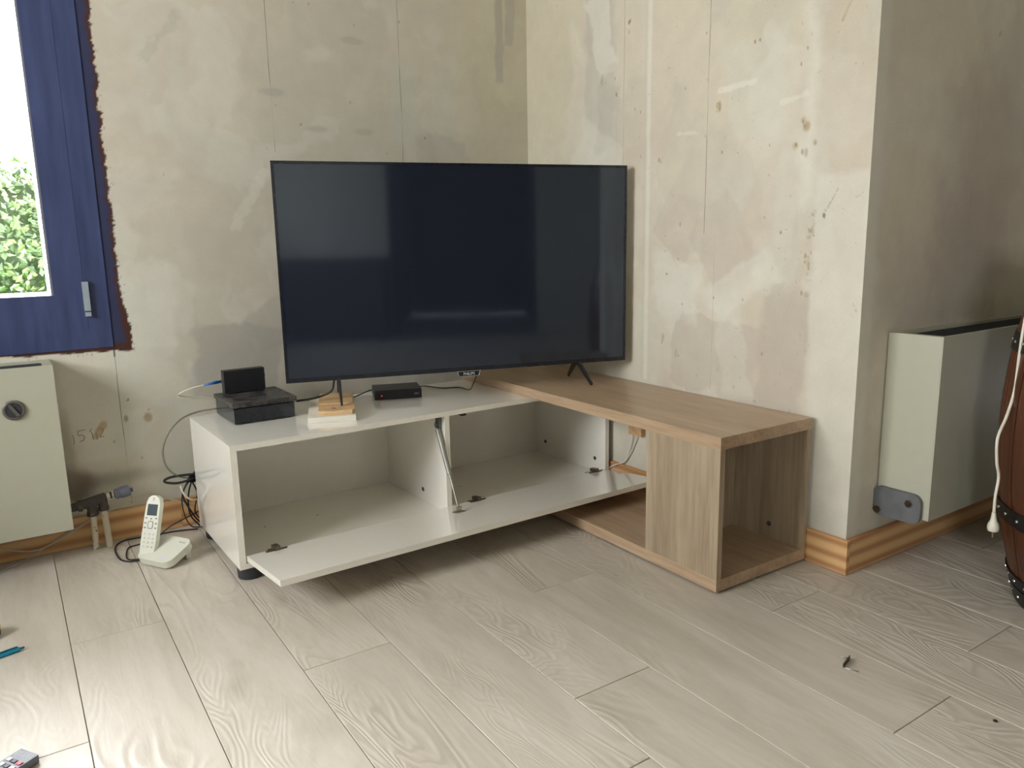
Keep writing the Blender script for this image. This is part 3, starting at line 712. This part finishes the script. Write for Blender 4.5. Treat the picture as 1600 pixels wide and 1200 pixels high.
# ------------------------------------------------------------------ console stack
con = thing('media_box', 'wide low black media box with a dusty overhanging lid, left end of the cabinet', 'media box')
box('casing', (.084, .272, .006, .215, ZT+.003, ZT+.0485), M['black_gloss'], con, .004, CM)
box('neck', (.092, .266, .012, .207, ZT+.0486, ZT+.0515), M['black'], con, 0, CM)
box('lid', (.081, .281, .000, .214, ZT+.0516, ZT+.0665), M['dusty'], con, .003, CM)
for s, t in ((.10, .02), (.10, .2), (.26, .02), (.26, .2)): cyl('rubber_foot', CM @ Vector((s, t, ZT+.0003)), CM @ Vector((s, t, ZT+.003)), .006, M['cap_grey'], con, n=12)
rebase(con, CM @ Vector((.18, .11, ZT)))
ZL = ZT+.0667
ont = thing('fibre_modem', 'small black modem standing upright on the dusty media box', 'modem')
box('casing', (.106, .237, .012, .044, ZL+.003, ZL+.076), M['black'], ont, .003, CM)
for s_ in (.112, .208): box('stand_foot', (s_, s_+.023, .008, .052, ZL+.0003, ZL+.0035), M['black'], ont, .001, CM)
box('side_button', (.237, .2415, .024, .032, ZL+.044, ZL+.053), M['black'], ont, .001, CM)
box('optical_port', (.1005, .106, .022, .036, ZL+.036, ZL+.048), M['cast'], ont, .0006, CM)
rebase(ont, CM @ Vector((.17, .028, ZL)))
fib = thing('fibre_cable', 'white fibre cable with a blue plug going into the black modem', 'cable')
P = lambda s, t, z: CM @ Vector((s, t, z))
bm = bmesh.new(); atube(bm, [P(.1003, .029, .5075), P(.088, .029, .507), P(.0875, .029, .507), P(.047, .029, .502)], .004, 10, [.0045, .0045, .0058, .0022]); done('plug', bm, M['blue'], fib, smooth=True)
tube('lead', [P(.047, .029, .502), P(.015, .028, .498), P(-.018, .026, .488), P(-.028, .012, .478), P(-.012, -.02, .466), P(.04, -.035, .452), P(.12, -.04, .43), P(.2, -.045, .36)], .0021, M['cable_white'], fib)
rebase(fib, P(.03, 0, .49))

dec = thing('set_top_box', 'small black set top box with a red light beside the wood offcuts', 'set top box')
dfl = P(.580, .150, ZT); dfr = P(.734, .207, ZT); da = math.atan2((dfr-dfl).y, (dfr-dfl).x); D = local(dfl, da)
box('casing', (0, .164, 0, .122, .002, .034), M['black'], dec, .003, D)
box('foot_strip', (.01, .154, .01, .112, .0004, .002), M['cap_grey'], dec, 0, D)
cyl('standby_light', D @ Vector((.024, -.0002, .015)), D @ Vector((.024, -.0010, .015)), .0022, M['led_red'], dec, n=12)
box('usb_port', (.138, .153, -.0008, .0004, .014, .019), M['remote'], dec, 0, D)
bm = bmesh.new()
for i in range(9): abox(bm, .02+i*.014, .027+i*.014, .03, .10, .0341, .0344, D)
done('vent_slots', bm, M['cap_grey'], dec)['kind'] = 'stuff'
rebase(dec, dfl)
tag(tube('power_cable', [D @ Vector((.02, .123, .016)), D @ Vector((-.01, .140, .010)), P(.545, .055, ZT+.0035), P(.50, .045, ZT+.003), P(.46, .03, ZT+.003), P(.44, -.02, ZT-.01), P(.44, -.04, ZT-.12)], .0024, M['cable_black']),
    'thin black cable leaving the left of the set top box', 'cable')
tag(tube('video_cable', [D @ Vector((.150, .123, .016)), (-.592, -.150, .4035), (-.558, -.213, .4018), (-.500, -.245, .4018), (-.535, -.380, .418), (-.560, -.455, .458), t0+tu*.655-tn*.06+Vector((0, 0, .02))], .0022, M['cable_black']),
    'thin black cable running from the set top box up behind the television', 'cable')
tag(tube('video_cable', [t0+tu*.150-tn*.024+Vector((0, 0, -.004)), (-1.030, -.340, .470), (-1.060, -.322, .452), (-1.100, -.318, .4460), (-1.135, -.300, .442)], .0036, M['cable_black']),
    'thick black cable curving from the television to the media box', 'cable')

# ------------------------------------------------------------------ cables left of the cabinet
tag(tube('network_cable', [(-1.345, -.118, .414), (-1.396, -.095, .407), (-1.447, -.096, .393), (-1.487, -.097, .359), (-1.511, -.098, .314), (-1.516, -.098, .272), (-1.505, -.097, .232), (-1.473, -.097, .200), (-1.430, -.086, .185), (-1.38, -.07, .17)], .0028, M['cable_grey']),
    'grey cable looping in a wide arc beside the white cabinet', 'cable')
bun = thing('cable_bundle', 'tangled bundle of black cables behind the left side of the cabinet', 'cables')
tube('cable', [(-1.39, -.075, .19), (-1.423, -.095, .199), (-1.464, -.096, .203), (-1.502, -.097, .203), (-1.520, -.098, .196), (-1.511, -.098, .187), (-1.477, -.097, .180), (-1.422, -.095, .187), (-1.37, -.06, .19)], .0042, M['cable_black'], bun)
tube('cable', [(-1.40, -.08, .225), (-1.425, -.090, .206), (-1.455, -.091, .168), (-1.468, -.091, .131), (-1.452, -.091, .084), (-1.430, -.088, .04), (-1.40, -.07, .01)], .0028, M['cable_black'], bun)
tube('cable', [(-1.40, -.07, .21), (-1.442, -.081, .176), (-1.468, -.081, .135), (-1.469, -.081, .073), (-1.450, -.081, .020), (-1.41, -.070, .005)], .0020, M['cable_black'], bun)
tube('cable', [(-1.39, -.06, .22), (-1.432, -.071, .174), (-1.450, -.071, .111), (-1.447, -.071, .054), (-1.42, -.060, .008)], .0026, M['cable_black'], bun)
tube('cable', [(-1.38, -.06, .21), (-1.431, -.061, .183), (-1.418, -.060, .124), (-1.430, -.060, .059), (-1.40, -.05, .01)], .0024, M['cable_black'], bun)
tube('cable', [(-1.40, -.085, .186), (-1.432, -.088, .192), (-1.445, -.09, .186), (-1.438, -.089, .176), (-1.40, -.08, .178)], .0055, M['cable_black'], bun)
rebase(bun, (-1.44, -.08, 0))
tag(tube('cable', [(-1.474, -.1, .17), (-1.470, -.105, .15), (-1.460, -.108, .131), (-1.442, -.106, .117), (-1.41, -.09, .11)], .0028, M['cable_white']), 'short white cable among the black bundle', 'cable')
ph = [(-1.634, -.245, .0045), (-1.664, -.234, .0035), (-1.683, -.191, .0035), (-1.683, -.099, .0035), (-1.658, -.046, .0035), (-1.610, -.041, .0035), (-1.563, -.048, .0035), (-1.495, -.056, .0045), (-1.43, -.076, .004)]
tag(tube('phone_cable', ph, .0024, M['cable_black']), 'thin black phone cable lying along the floor by the baseboard', 'cable')
tag(tube('power_cable', [(-1.632, -.240, .0045), (-1.662, -.210, .003), (-1.649, -.121, .003), (-1.618, -.105, .003), (-1.569, -.095, .003), (-1.520, -.108, .042), (-1.433, -.090, .066), (-1.38, -.07, .08)], .0021, M['cable_black']),
    'thin black cable rising from the phone base into the cable bundle', 'cable')
tag(tube('telephone_wire', [(-2.45, -.030, .09), (-2.041, -.030, .075), (-1.981, -.030, .052), (-1.902, -.030, .026), (-1.832, -.026, .041), (-1.720, -.024, .096), (-1.653, -.024, .124), (-1.567, -.022, .130), (-1.491, -.022, .104), (-1.439, -.026, .074)], .0024, M['wire_grey']),
    'pale grey wire sagging in front of the baseboard and up past the pipes', 'wire')
tag(tube('telephone_wire', [(-2.3, -.30, .003), (-2.034, -.133, .003), (-1.988, -.092, .003), (-1.922, -.036, .004), (-1.860, -.022, .030), (-1.795, -.020, .063), (-1.722, -.019, .088), (-1.626, -.018, .120)], .0019, M['wire_grey']),
    'thinner grey wire climbing from the floor at far left', 'wire')

# ------------------------------------------------------------------ cordless phone
pb = thing('charging_cradle', 'white charging base of the cordless phone on the floor', 'phone cradle')
# base axes: e1 along the front edge (left->right in view), e2 to the back
fl_, fr_ = Vector((-1.642, -.258, 0)), Vector((-1.570, -.375, 0))
e1 = (fr_-fl_).normalized(); e2 = Vector((-e1.y, e1.x, 0)); tilt = R(20)
e2t = (e2*math.cos(tilt)+Vector((0, 0, math.sin(tilt)))); e3 = e1.cross(e2t)
PM = frame3(fl_+Vector((0, 0, .0035)), e1, e2t, e3)
prism('body', rrect(.138, .108, .026, 6, .069, .054), 0, .022, M['phone'], pb, PM, .008, 3)
bm = bmesh.new(); abox(bm, .088, .118, .080, .098, .003, .0345, frame3(fl_, e1, e2, (0, 0, 1)) @ Matrix.Translation((0, 0, -.0025))); done('rear_foot', bm, M['phone'], pb, .005)
cyl('charge_light', PM @ Vector((.105, .014, .0218)), PM @ Vector((.105, .014, .0225)), .003, M['led_blue'], pb, n=12)
bm = bmesh.new()
for i in range(6): abox(bm, .098+i*.0042, .1008+i*.0042, .088, .0912, .0221, .0223, PM)
done('worn_print', bm, M['phone_grey'], pb)
rebase(pb, fl_)
hs = thing('phone_handset', 'white cordless phone handset standing upright in its base', 'phone')
# handset: lower end in the base's left side, leaning back
hb = PM @ Vector((.026, .026, .012))
ht = Vector((-1.566, -.232, .192))
hz = (ht-hb).normalized(); hx = Vector((.80, -.60, 0)); hx = (hx-hz*hx.dot(hz)).normalized(); hy = hz.cross(hx)   # hy points away from the face
HM = frame3(hb, hx, hz, hx.cross(hz))
HL = (ht-hb).length
prof = [(-.022, .0), (-.0235, .04), (-.0225, .09), (-.0220, .13), (-.0212, HL-.022), (-.016, HL-.007), (-.006, HL), (.006, HL), (.016, HL-.007), (.0212, HL-.022), (.0220, .13), (.0225, .09), (.0235, .04), (.022, .0)]
prism('body', prof, -.011, .011, M['phone'], hs, HM, .004, 3)
box('display', (-.0155, .0155, .118, .152, .0108, .0114), M['lcd'], hs, .0003, HM)
bm = bmesh.new()
for i in range(5): abox(bm, -.003+0*i, .003, .163+i*.0022, .164+i*.0022, .0109, .0112, HM)
done('earpiece', bm, M['phone_grey'], hs)
for r_ in range(4):
    for c_ in range(3):
        k_ = prism('key', rrect(.0105, .0075, .0022, 3, -.0135+c_*.0135, .062-r_*.0125), .0108, .0118, M['phone'], hs, HM)
        text('digit', '123456789*0#'[r_*3+c_], .0085, M['phone_grey'], k_, HM @ Matrix.Translation((-.0135+c_*.0135, .062-r_*.0125, .0119)))
k_ = prism('navigation_key', rrect(.017, .024, .006, 4, 0, .090), .0108, .0116, M['phone_grey'], hs, HM)
prism('centre_key', rrect(.012, .019, .004, 4, 0, .090), .0117, .0121, M['phone'], k_, HM)
for x, y in ((-.0155, .110), (0, .1085), (.0155, .110), (-.0165, .095), (.0165, .095), (-.0165, .081), (.0165, .081)):
    prism('side_key', rrect(.006, .0045, .0015, 3, x, y), .0108, .0116, M['phone_grey'], hs, HM)
rebase(hs, hb)

# ------------------------------------------------------------------ radiators
def radiator(name, label, x0, x1, yb, zb, zt, dep, knob=None):
    r_ = thing(name, label, 'radiator'); yf = yb-dep
    bm = bmesh.new(); th = .0035
    abox(bm, x0, x1, yf, yf+th, zb, zt)
    done('front_panel', bm, M['rad_white'], r_, .0015)
    for a, b in ((x0, x0+th), (x1-th, x1)): box('side_panel', (a, b, yf+th+.0003, yb-.003, zb, zt-.0005), M['rad_white'], r_, .0008)
    bm = bmesh.new(); abox(bm, x0+th+.0005, x1-th-.0005, yb-.022, yb-.004, zt-.03, zt-.001); abox(bm, x0+th+.0005, x0+.024, yf+th+.0005, yb-.0225, zt-.010, zt-.001); abox(bm, x1-.024, x1-th-.0005, yf+th+.0005, yb-.0225, zt-.010, zt-.001)
    abox(bm, x0+.024, x1-.024, yf+th+.0005, yf+.012, zt-.010, zt-.001)
    done('top_rim', bm, M['rad_white'], r_, .0008)
    bm = bmesh.new(); n = int((x1-x0-.05)/.006)
    for i in range(n): xx = x0+.026+i*.006; abox(bm, xx, xx+.0008, yf+.0145, yb-.03, zb+.05, zt-.022)
    f = done('convector_fins', bm, M['rad_fins'], r_); f['kind'] = 'stuff'
    for i in range(5): yy = yf+.022+i*.022; box('slat', (x0+.024, x1-.024, yy, yy+.004, zt-.018, zt-.006), M['rad_fins'], r_)
    box('rear_plate', (x0+th+.001, x1-th-.001, yb-.0255, yb-.0235, zb+.02, zt-.02), M['rad_fins'], r_)
    return r_
ra = radiator('radiator', 'cream wall radiator with a dark round thermostat dial under the window', -2.80, -1.7897, 0, .1096, .6103, .1532)
kc = Vector((-1.8975, -.1534, .4915))
k_ = lathe('thermostat_dial', [(.0285, 0), (.0285, .004), (.0255, .0065), (.0215, .0065), (.0205, .0035)], M['knob'], ra, kc, (0, -1, 0), 36)
cyl('dial_recess', kc+Vector((0, -.0036, 0)), kc+Vector((0, -.0042, 0)), .0202, M['knob_dark'], k_, n=32)
km = frame3(kc+Vector((0, -.0043, 0)), (math.cos(R(60)), 0, -math.sin(R(60))), (math.sin(R(60)), 0, math.cos(R(60))), (0, -1, 0))
box('dial_grip', (-.0195, .0195, -.0042, .0042, 0, .0055), M['knob'], k_, .0012, km)
rebase(ra, (-2.3, -.0766, .1096))
rc = radiator('radiator', 'cream wall radiator in the recess beside the barrel', .1341, 1.30, -1.5297, .1686, .6735, .152)
rebase(rc, (.7, -1.6, .1686))
# cast end bracket with two bolts
BX = .1335
br = thing('valve_bracket', 'grey cast metal plate with two bolts at the radiator foot', 'bracket')
bmx = frame3((BX, 0, 0), (0, -1, 0), (0, 0, 1), (-1, 0, 0))
prism('plate', rrect(.138, .084, .024, 6, 1.596, .195), .0006, .013, M['cast'], br, bmx, .003, 2)
for y_, z_ in ((1.543, .168), (1.632, .208)):
    lathe('bolt', [(.011, 0), (.011, .002), (.0075, .0025), (.0075, .007)], M['bolt'], br, bmx @ Vector((y_, z_, .0131)), (-1, 0, 0), 6)
rebase(br, (BX, -1.6, .17))

# ------------------------------------------------------------------ pipework
pw = thing('pipe_manifold', 'grimy dark pipe manifold on two white pipes beside the radiator', 'pipes')
yp = -.060
bm = bmesh.new()
acyl(bm, (-1.83, yp, .146), (-1.760, yp, .150), .013, n=20); acyl(bm, (-1.768, yp, .150), (-1.756, yp, .151), .0185, n=6)
acyl(bm, (-1.756, yp, .152), (-1.690, yp, .1655), .0155, n=20)
acyl(bm, (-1.729, yp, .160), (-1.7295, yp, .118), .0145, .0150, n=20); acyl(bm, (-1.7000, yp, .166), (-1.698, yp, .128), .0140, n=20)
acyl(bm, (-1.7295, yp, .126), (-1.7295, yp, .112), .0165, n=6); acyl(bm, (-1.698, yp, .136), (-1.698, yp, .124), .016, n=6)
acyl(bm, (-1.7295, yp, .158), (-1.7295, yp, .163), .018, n=20)
done('manifold', bm, M['manifold'], pw, .0015)
cyl('pipe', (-1.729, yp, .114), (-1.7315, yp, .0008), .0090, M['pipe_white'], pw, n=18); cyl('pipe', (-1.698, yp, .126), (-1.693, yp, .0008), .0095, M['pipe_white'], pw, n=18)
cyl('neck', (-1.692, yp, .1665), (-1.662, yp, .169), .0105, M['manifold'], pw, n=18)
bm = bmesh.new(); acyl(bm, (-1.6865, yp, .167), (-1.6775, yp, .168), .0165, n=8); acyl(bm, (-1.671, yp, .1685), (-1.666, yp, .1688), .0145, n=8)
done('coupling', bm, M['coupling'], pw, .0008)
hd = lathe('valve_head', [(.0145, 0), (.0165, .004), (.0165, .012), (.0150, .013), (.0185, .018), (.0185, .040), (.016, .044), (.007, .0445), (.007, .052), (.005, .053)], M['valve_grey'], pw, (-1.6625, yp, .1688), (1, 0, .12), 24)
hd['label'] = 'blue grey plastic valve head'
rebase(pw, (-1.71, yp, 0))
# pencil writing on the wall
bm = bmesh.new()
def pen(pts, r=.0011):
    atube(bm, spline([(x, -.0006, z) for x, z in pts], 4), r, 6)
pen([(-1.7545, .3650), (-1.7520, .352), (-1.7525, .338), (-1.756, .333)])
pen([(-1.7190, .3760), (-1.7390, .3745)]); pen([(-1.7390, .3745), (-1.7385, .360), (-1.729, .361), (-1.722, .353), (-1.727, .343), (-1.737, .341)])
pen([(-1.706, .371), (-1.700, .362), (-1.699, .342)]); pen([(-1.706, .371), (-1.699, .376)])
pen([(-1.690, .362), (-1.687, .350), (-1.688, .340)], .0009)
pen([(-1.681, .371), (-1.673, .3765), (-1.668, .368), (-1.674, .356), (-1.680, .346), (-1.668, .347)])
pm_ = done('pencil_writing', bm, M['pencil'], bpy.data.objects['wall_back'])

# ------------------------------------------------------------------ cable and socket seen behind the corner unit
tag(tube('aerial_cable', [(-.010, -.664, .231), (-.009, -.658, .199), (-.009, -.645, .159), (-.011, -.624, .117), (-.0185, -.585, .095), (-.020, -.54, .07)], .0022, M['cable_white']), 'white cable hanging on the wall behind the flap', 'cable')
tag(tube('aerial_cable', [(-.010, -.697, .245), (-.009, -.677, .202), (-.009, -.650, .150), (-.012, -.620, .112), (-.0185, -.572, .09), (-.020, -.53, .06)], .0022, M['cable_white']), 'second white cable, nearer the oak panel, down the same wall', 'cable')
sk = box('wall_socket', (-.022, -.0005, -.722, -.655, .231, .290), M['block_wood'], None, .003); tag(sk, 'small brown junction box under the oak top', 'junction box')

# ------------------------------------------------------------------ barrel
bc = Vector((.36, -2.10, 0)); BH, RB, RE = .92, .335, .262
bar = thing('barrel', 'dark red brown wooden barrel with riveted black hoops', 'barrel')
M['stave'] = wood('varnished_barrel_oak', (62, 34, 20), (102, 56, 32), (2, 2, .15), .35, 6)
M['hoop'] = plain('black_riveted_iron', (22, 24, 26), .4, .3)
M['rivet'] = plain('bright_rivet', (190, 186, 172), .25, .9)
def brad(z): t = (z/BH)*2-1; return RE+(RB-RE)*(1-t*t)
ns = 26
for i in range(ns):
    bm = bmesh.new(); a0 = 2*math.pi*(i+.03)/ns; a1 = 2*math.pi*(i+.97)/ns; zz = [BH*j/12 for j in range(13)]; L = []
    for z in zz:
        r = brad(z); row = []
        for rr_, aa in ((r-.018, a0), (r-.001, a0), (r+.0006, (a0*.8+a1*.2)), (r+.0006, (a0*.2+a1*.8)), (r-.001, a1), (r-.018, a1)):
            row.append(bm.verts.new((bc.x+rr_*math.cos(aa), bc.y+rr_*math.sin(aa), z+.001)))
        L.append(row)
    for a, b in zip(L, L[1:]):
        for j in range(6): bm.faces.new((a[j], a[(j+1) % 6], b[(j+1) % 6], b[j]))
    bm.faces.new(L[0][::-1]); bm.faces.new(L[-1]); done('stave', bm, M['stave'], bar, smooth=False)
cyl('barrel_head', bc+Vector((0, 0, BH-.035)), bc+Vector((0, 0, BH-.015)), RE-.019, M['stave'], bar, n=40)
cyl('barrel_head', bc+Vector((0, 0, .02)), bc+Vector((0, 0, .04)), RE-.019, M['stave'], bar, n=40)
for z0, z1 in ((.005, .050), (.055, .085), (.225, .268), (.652, .695), (.835, .865), (.870, .915)):
    bm = bmesh.new(); n = 64; rows = []
    for z, dr_ in ((z0, .0012), (z0, .004), (z1, .004), (z1, .0012)):
        r = brad(z)+dr_; rows.append([bm.verts.new((bc.x+r*math.cos(2*math.pi*k_/n), bc.y+r*math.sin(2*math.pi*k_/n), z)) for k_ in range(n)])
    for a, b in zip(rows, rows[1:]+rows[:1]):
        for k_ in range(n): bm.faces.new((a[k_], a[(k_+1) % n], b[(k_+1) % n], b[k_]))
    hp = done('hoop', bm, M['hoop'], bar, autosmooth=True)
    for k_ in range(36):
        aa = 2*math.pi*(k_+.4)/36; zc = (z0+z1)/2; r = brad(zc)+.004; d = Vector((math.cos(aa), math.sin(aa), 0))
        if k_ == 0:
            rv_ = lathe('rivet', [(.0045, 0), (.004, .0018), (.0022, .003)], M['rivet'], hp, (0, 0, 0), (1, 0, 0), 8); rv = rv_
        else:
            rv = rv_.copy(); COL.objects.link(rv); rv.parent = hp
        rv.location = bc+d*r+Vector((0, 0, zc)); rv.rotation_euler = (0, 0, aa)
rebase(bar, bc)
# hoops' rivets stay relative to the hoop, which moved with the rebase
pc = thing('plug_cable', 'white mains cable with a plug hanging down in front of the barrel', 'cable')
tube('cord', [(.36, -2.02, .925), (.24, -1.915, .925), (.175, -1.865, .83), (.160, -1.860, .775), (.146, -1.860, .712), (.139, -1.860, .638), (.134, -1.860, .560), (.107, -1.860, .500), (.072, -1.860, .450), (.080, -1.860, .391), (.098, -1.860, .347), (.091, -1.860, .300), (.0925, -1.860, .256)], .0036, M['cable_white'], pc)
lathe('plug', [(.0045, 0), (.0055, .010), (.0075, .022), (.012, .030), (.0135, .040), (.012, .048)], M['cable_white'], pc, (.0925, -1.86, .257), (.10, 0, -1), 16)
for s_ in (-.006, .006): cyl('pin', (.0975+s_, -1.86+s_*.3, .210), (.0995+s_, -1.86+s_*.3, .192), .0021, M['chrome'], pc, n=8)
rebase(pc, (.36, -2.02, .925))

# ------------------------------------------------------------------ small things on the floor
zb = thing('metal_bracket', 'small Z shaped steel clip lying on the floor', 'clip')
A = [Vector(p) for p in ((-.4058, -1.7868), (-.3985, -1.7985), (-.4440, -1.8195), (-.4335, -1.8420))] if False else None
za, zc2, zd, ze = Vector((-.4075, -1.7865, .0018)), Vector((-.3975, -1.8045, .0018)), Vector((-.4415, -1.8170, .0018)), Vector((-.4300, -1.8460, .0018))
d = (zd-zc2).normalized(); n_ = Vector((-d.y, d.x, 0))
box('strip', (0, (zd-zc2).length, -.0009, .0009, -.0014, .0085), M['bolt'], zb, .0003, frame3(zc2, d, n_, (0, 0, 1)))
tube('arm', [za, zc2], .0014, M['chrome'], zb, smoothpath=False); tube('arm', [zd, ze], .0014, M['chrome'], zb, smoothpath=False)
rebase(zb, (-.42, -1.815, 0))
pen_ = thing('pen', 'turquoise ballpoint pen on the floor at the left edge', 'pen')
pa, pb2 = Vector((-2.060, -.681, .0058)), Vector((-1.936, -.650, .0058)); pdv = (pb2-pa)
lathe('barrel', [(.004, 0), (.0055, .003), (.0055, .100), (.0048, .112)], M['cyan'], pen_, pa, pdv, 8)
lathe('click_button', [(.0026, 0), (.0026, .009), (.0018, .010)], M['cyan_dark'], pen_, pa+pdv.normalized()*.1121, pdv, 10)
pd = pdv.normalized(); sd = Vector((-pd.y, pd.x, 0))
bm = bmesh.new(); abox(bm, .062, .108, -.002, .002, .0060, .0082, frame3(pa, pd, sd, (0, 0, 1))); done('clip', bm, M['cyan_dark'], pen_, .0005)
rebase(pen_, pa)
tp = thing('tape_measure', 'round black and yellow tape measure cut by the left edge', 'tape measure')
tc_ = (-2.018, -.532, 0)
lathe('case', [(.026, .0005), (.030, .003), (.031, .012), (.031, .026), (.029, .031), (.024, .0325)], M['black'], tp, tc_, (0, 0, 1), 28)
lathe('yellow_band', [(.0312, .017), (.0316, .018), (.0316, .023), (.0312, .024)], M['yellow'], tp, tc_, (0, 0, 1), 28)
rebase(tp, tc_)
rm = thing('remote_control', 'grey remote control with small keys at the bottom left corner', 'remote control')
ra_ = math.atan2(-1.0951+1.175, -1.9682+2.03)
RM = frame3((-1.9560, -1.1130, .0003), (-.84, -.54, 0), (.54, -.84, 0), (0, 0, 1))
box('body', (0, .16, -.004, .044, .001, .016), M['remote'], rm, .003, RM, 3)
box('underside', (.002, .158, -.003, .043, 0, .003), M['black'], rm, .001, RM)
for i in range(9):
    for j in range(3):
        kb = box('key', (.026+i*.014, .034+i*.014, .002+j*.014, .012+j*.014, .0160, .0180), M['key_red'] if (i == 0 and j == 2) else M['key_light'] if j != 1 else M['black'], rm, .0008, RM, 1)
bm = bmesh.new()
for j in range(7): abox(bm, .004, .016, .001+j*.006, .0025+j*.006, .0160, .0164, RM)
done('grip_lines', bm, M['key_light'], rm)
rebase(rm, (-1.956, -1.113, 0))
sc = lathe('screw_cap', [(.0042, .0003), (.0042, .0015), (.0025, .0028)], M['bolt'], None, (-.3718, -2.0981, 0), (0, 0, 1), 12)
tag(sc, 'tiny brown screw head on the floor at lower right', 'screw')
# sideboard standing behind the camera (it shows as a dark shape in the television)
sb = thing('sideboard', 'dark sideboard against the wall behind the camera, seen only in the television', 'sideboard')
box('carcass', (-3.1, -1.5, YF+.02, YF+.47, .08, .80), M['dark_room'], sb, .004)
for x in (-3.05, -1.56):
    for y in (YF+.05, YF+.40): box('leg', (x, x+.04, y, y+.04, .001, .0795), M['dark_room'], sb)
for x in (-3.07, -2.29): box('door_leaf', (x, x+.76, YF+.4705, YF+.488, .11, .77), M['dark_room'], sb, .003)
rebase(sb, (-2.4, YF+.24, 0))
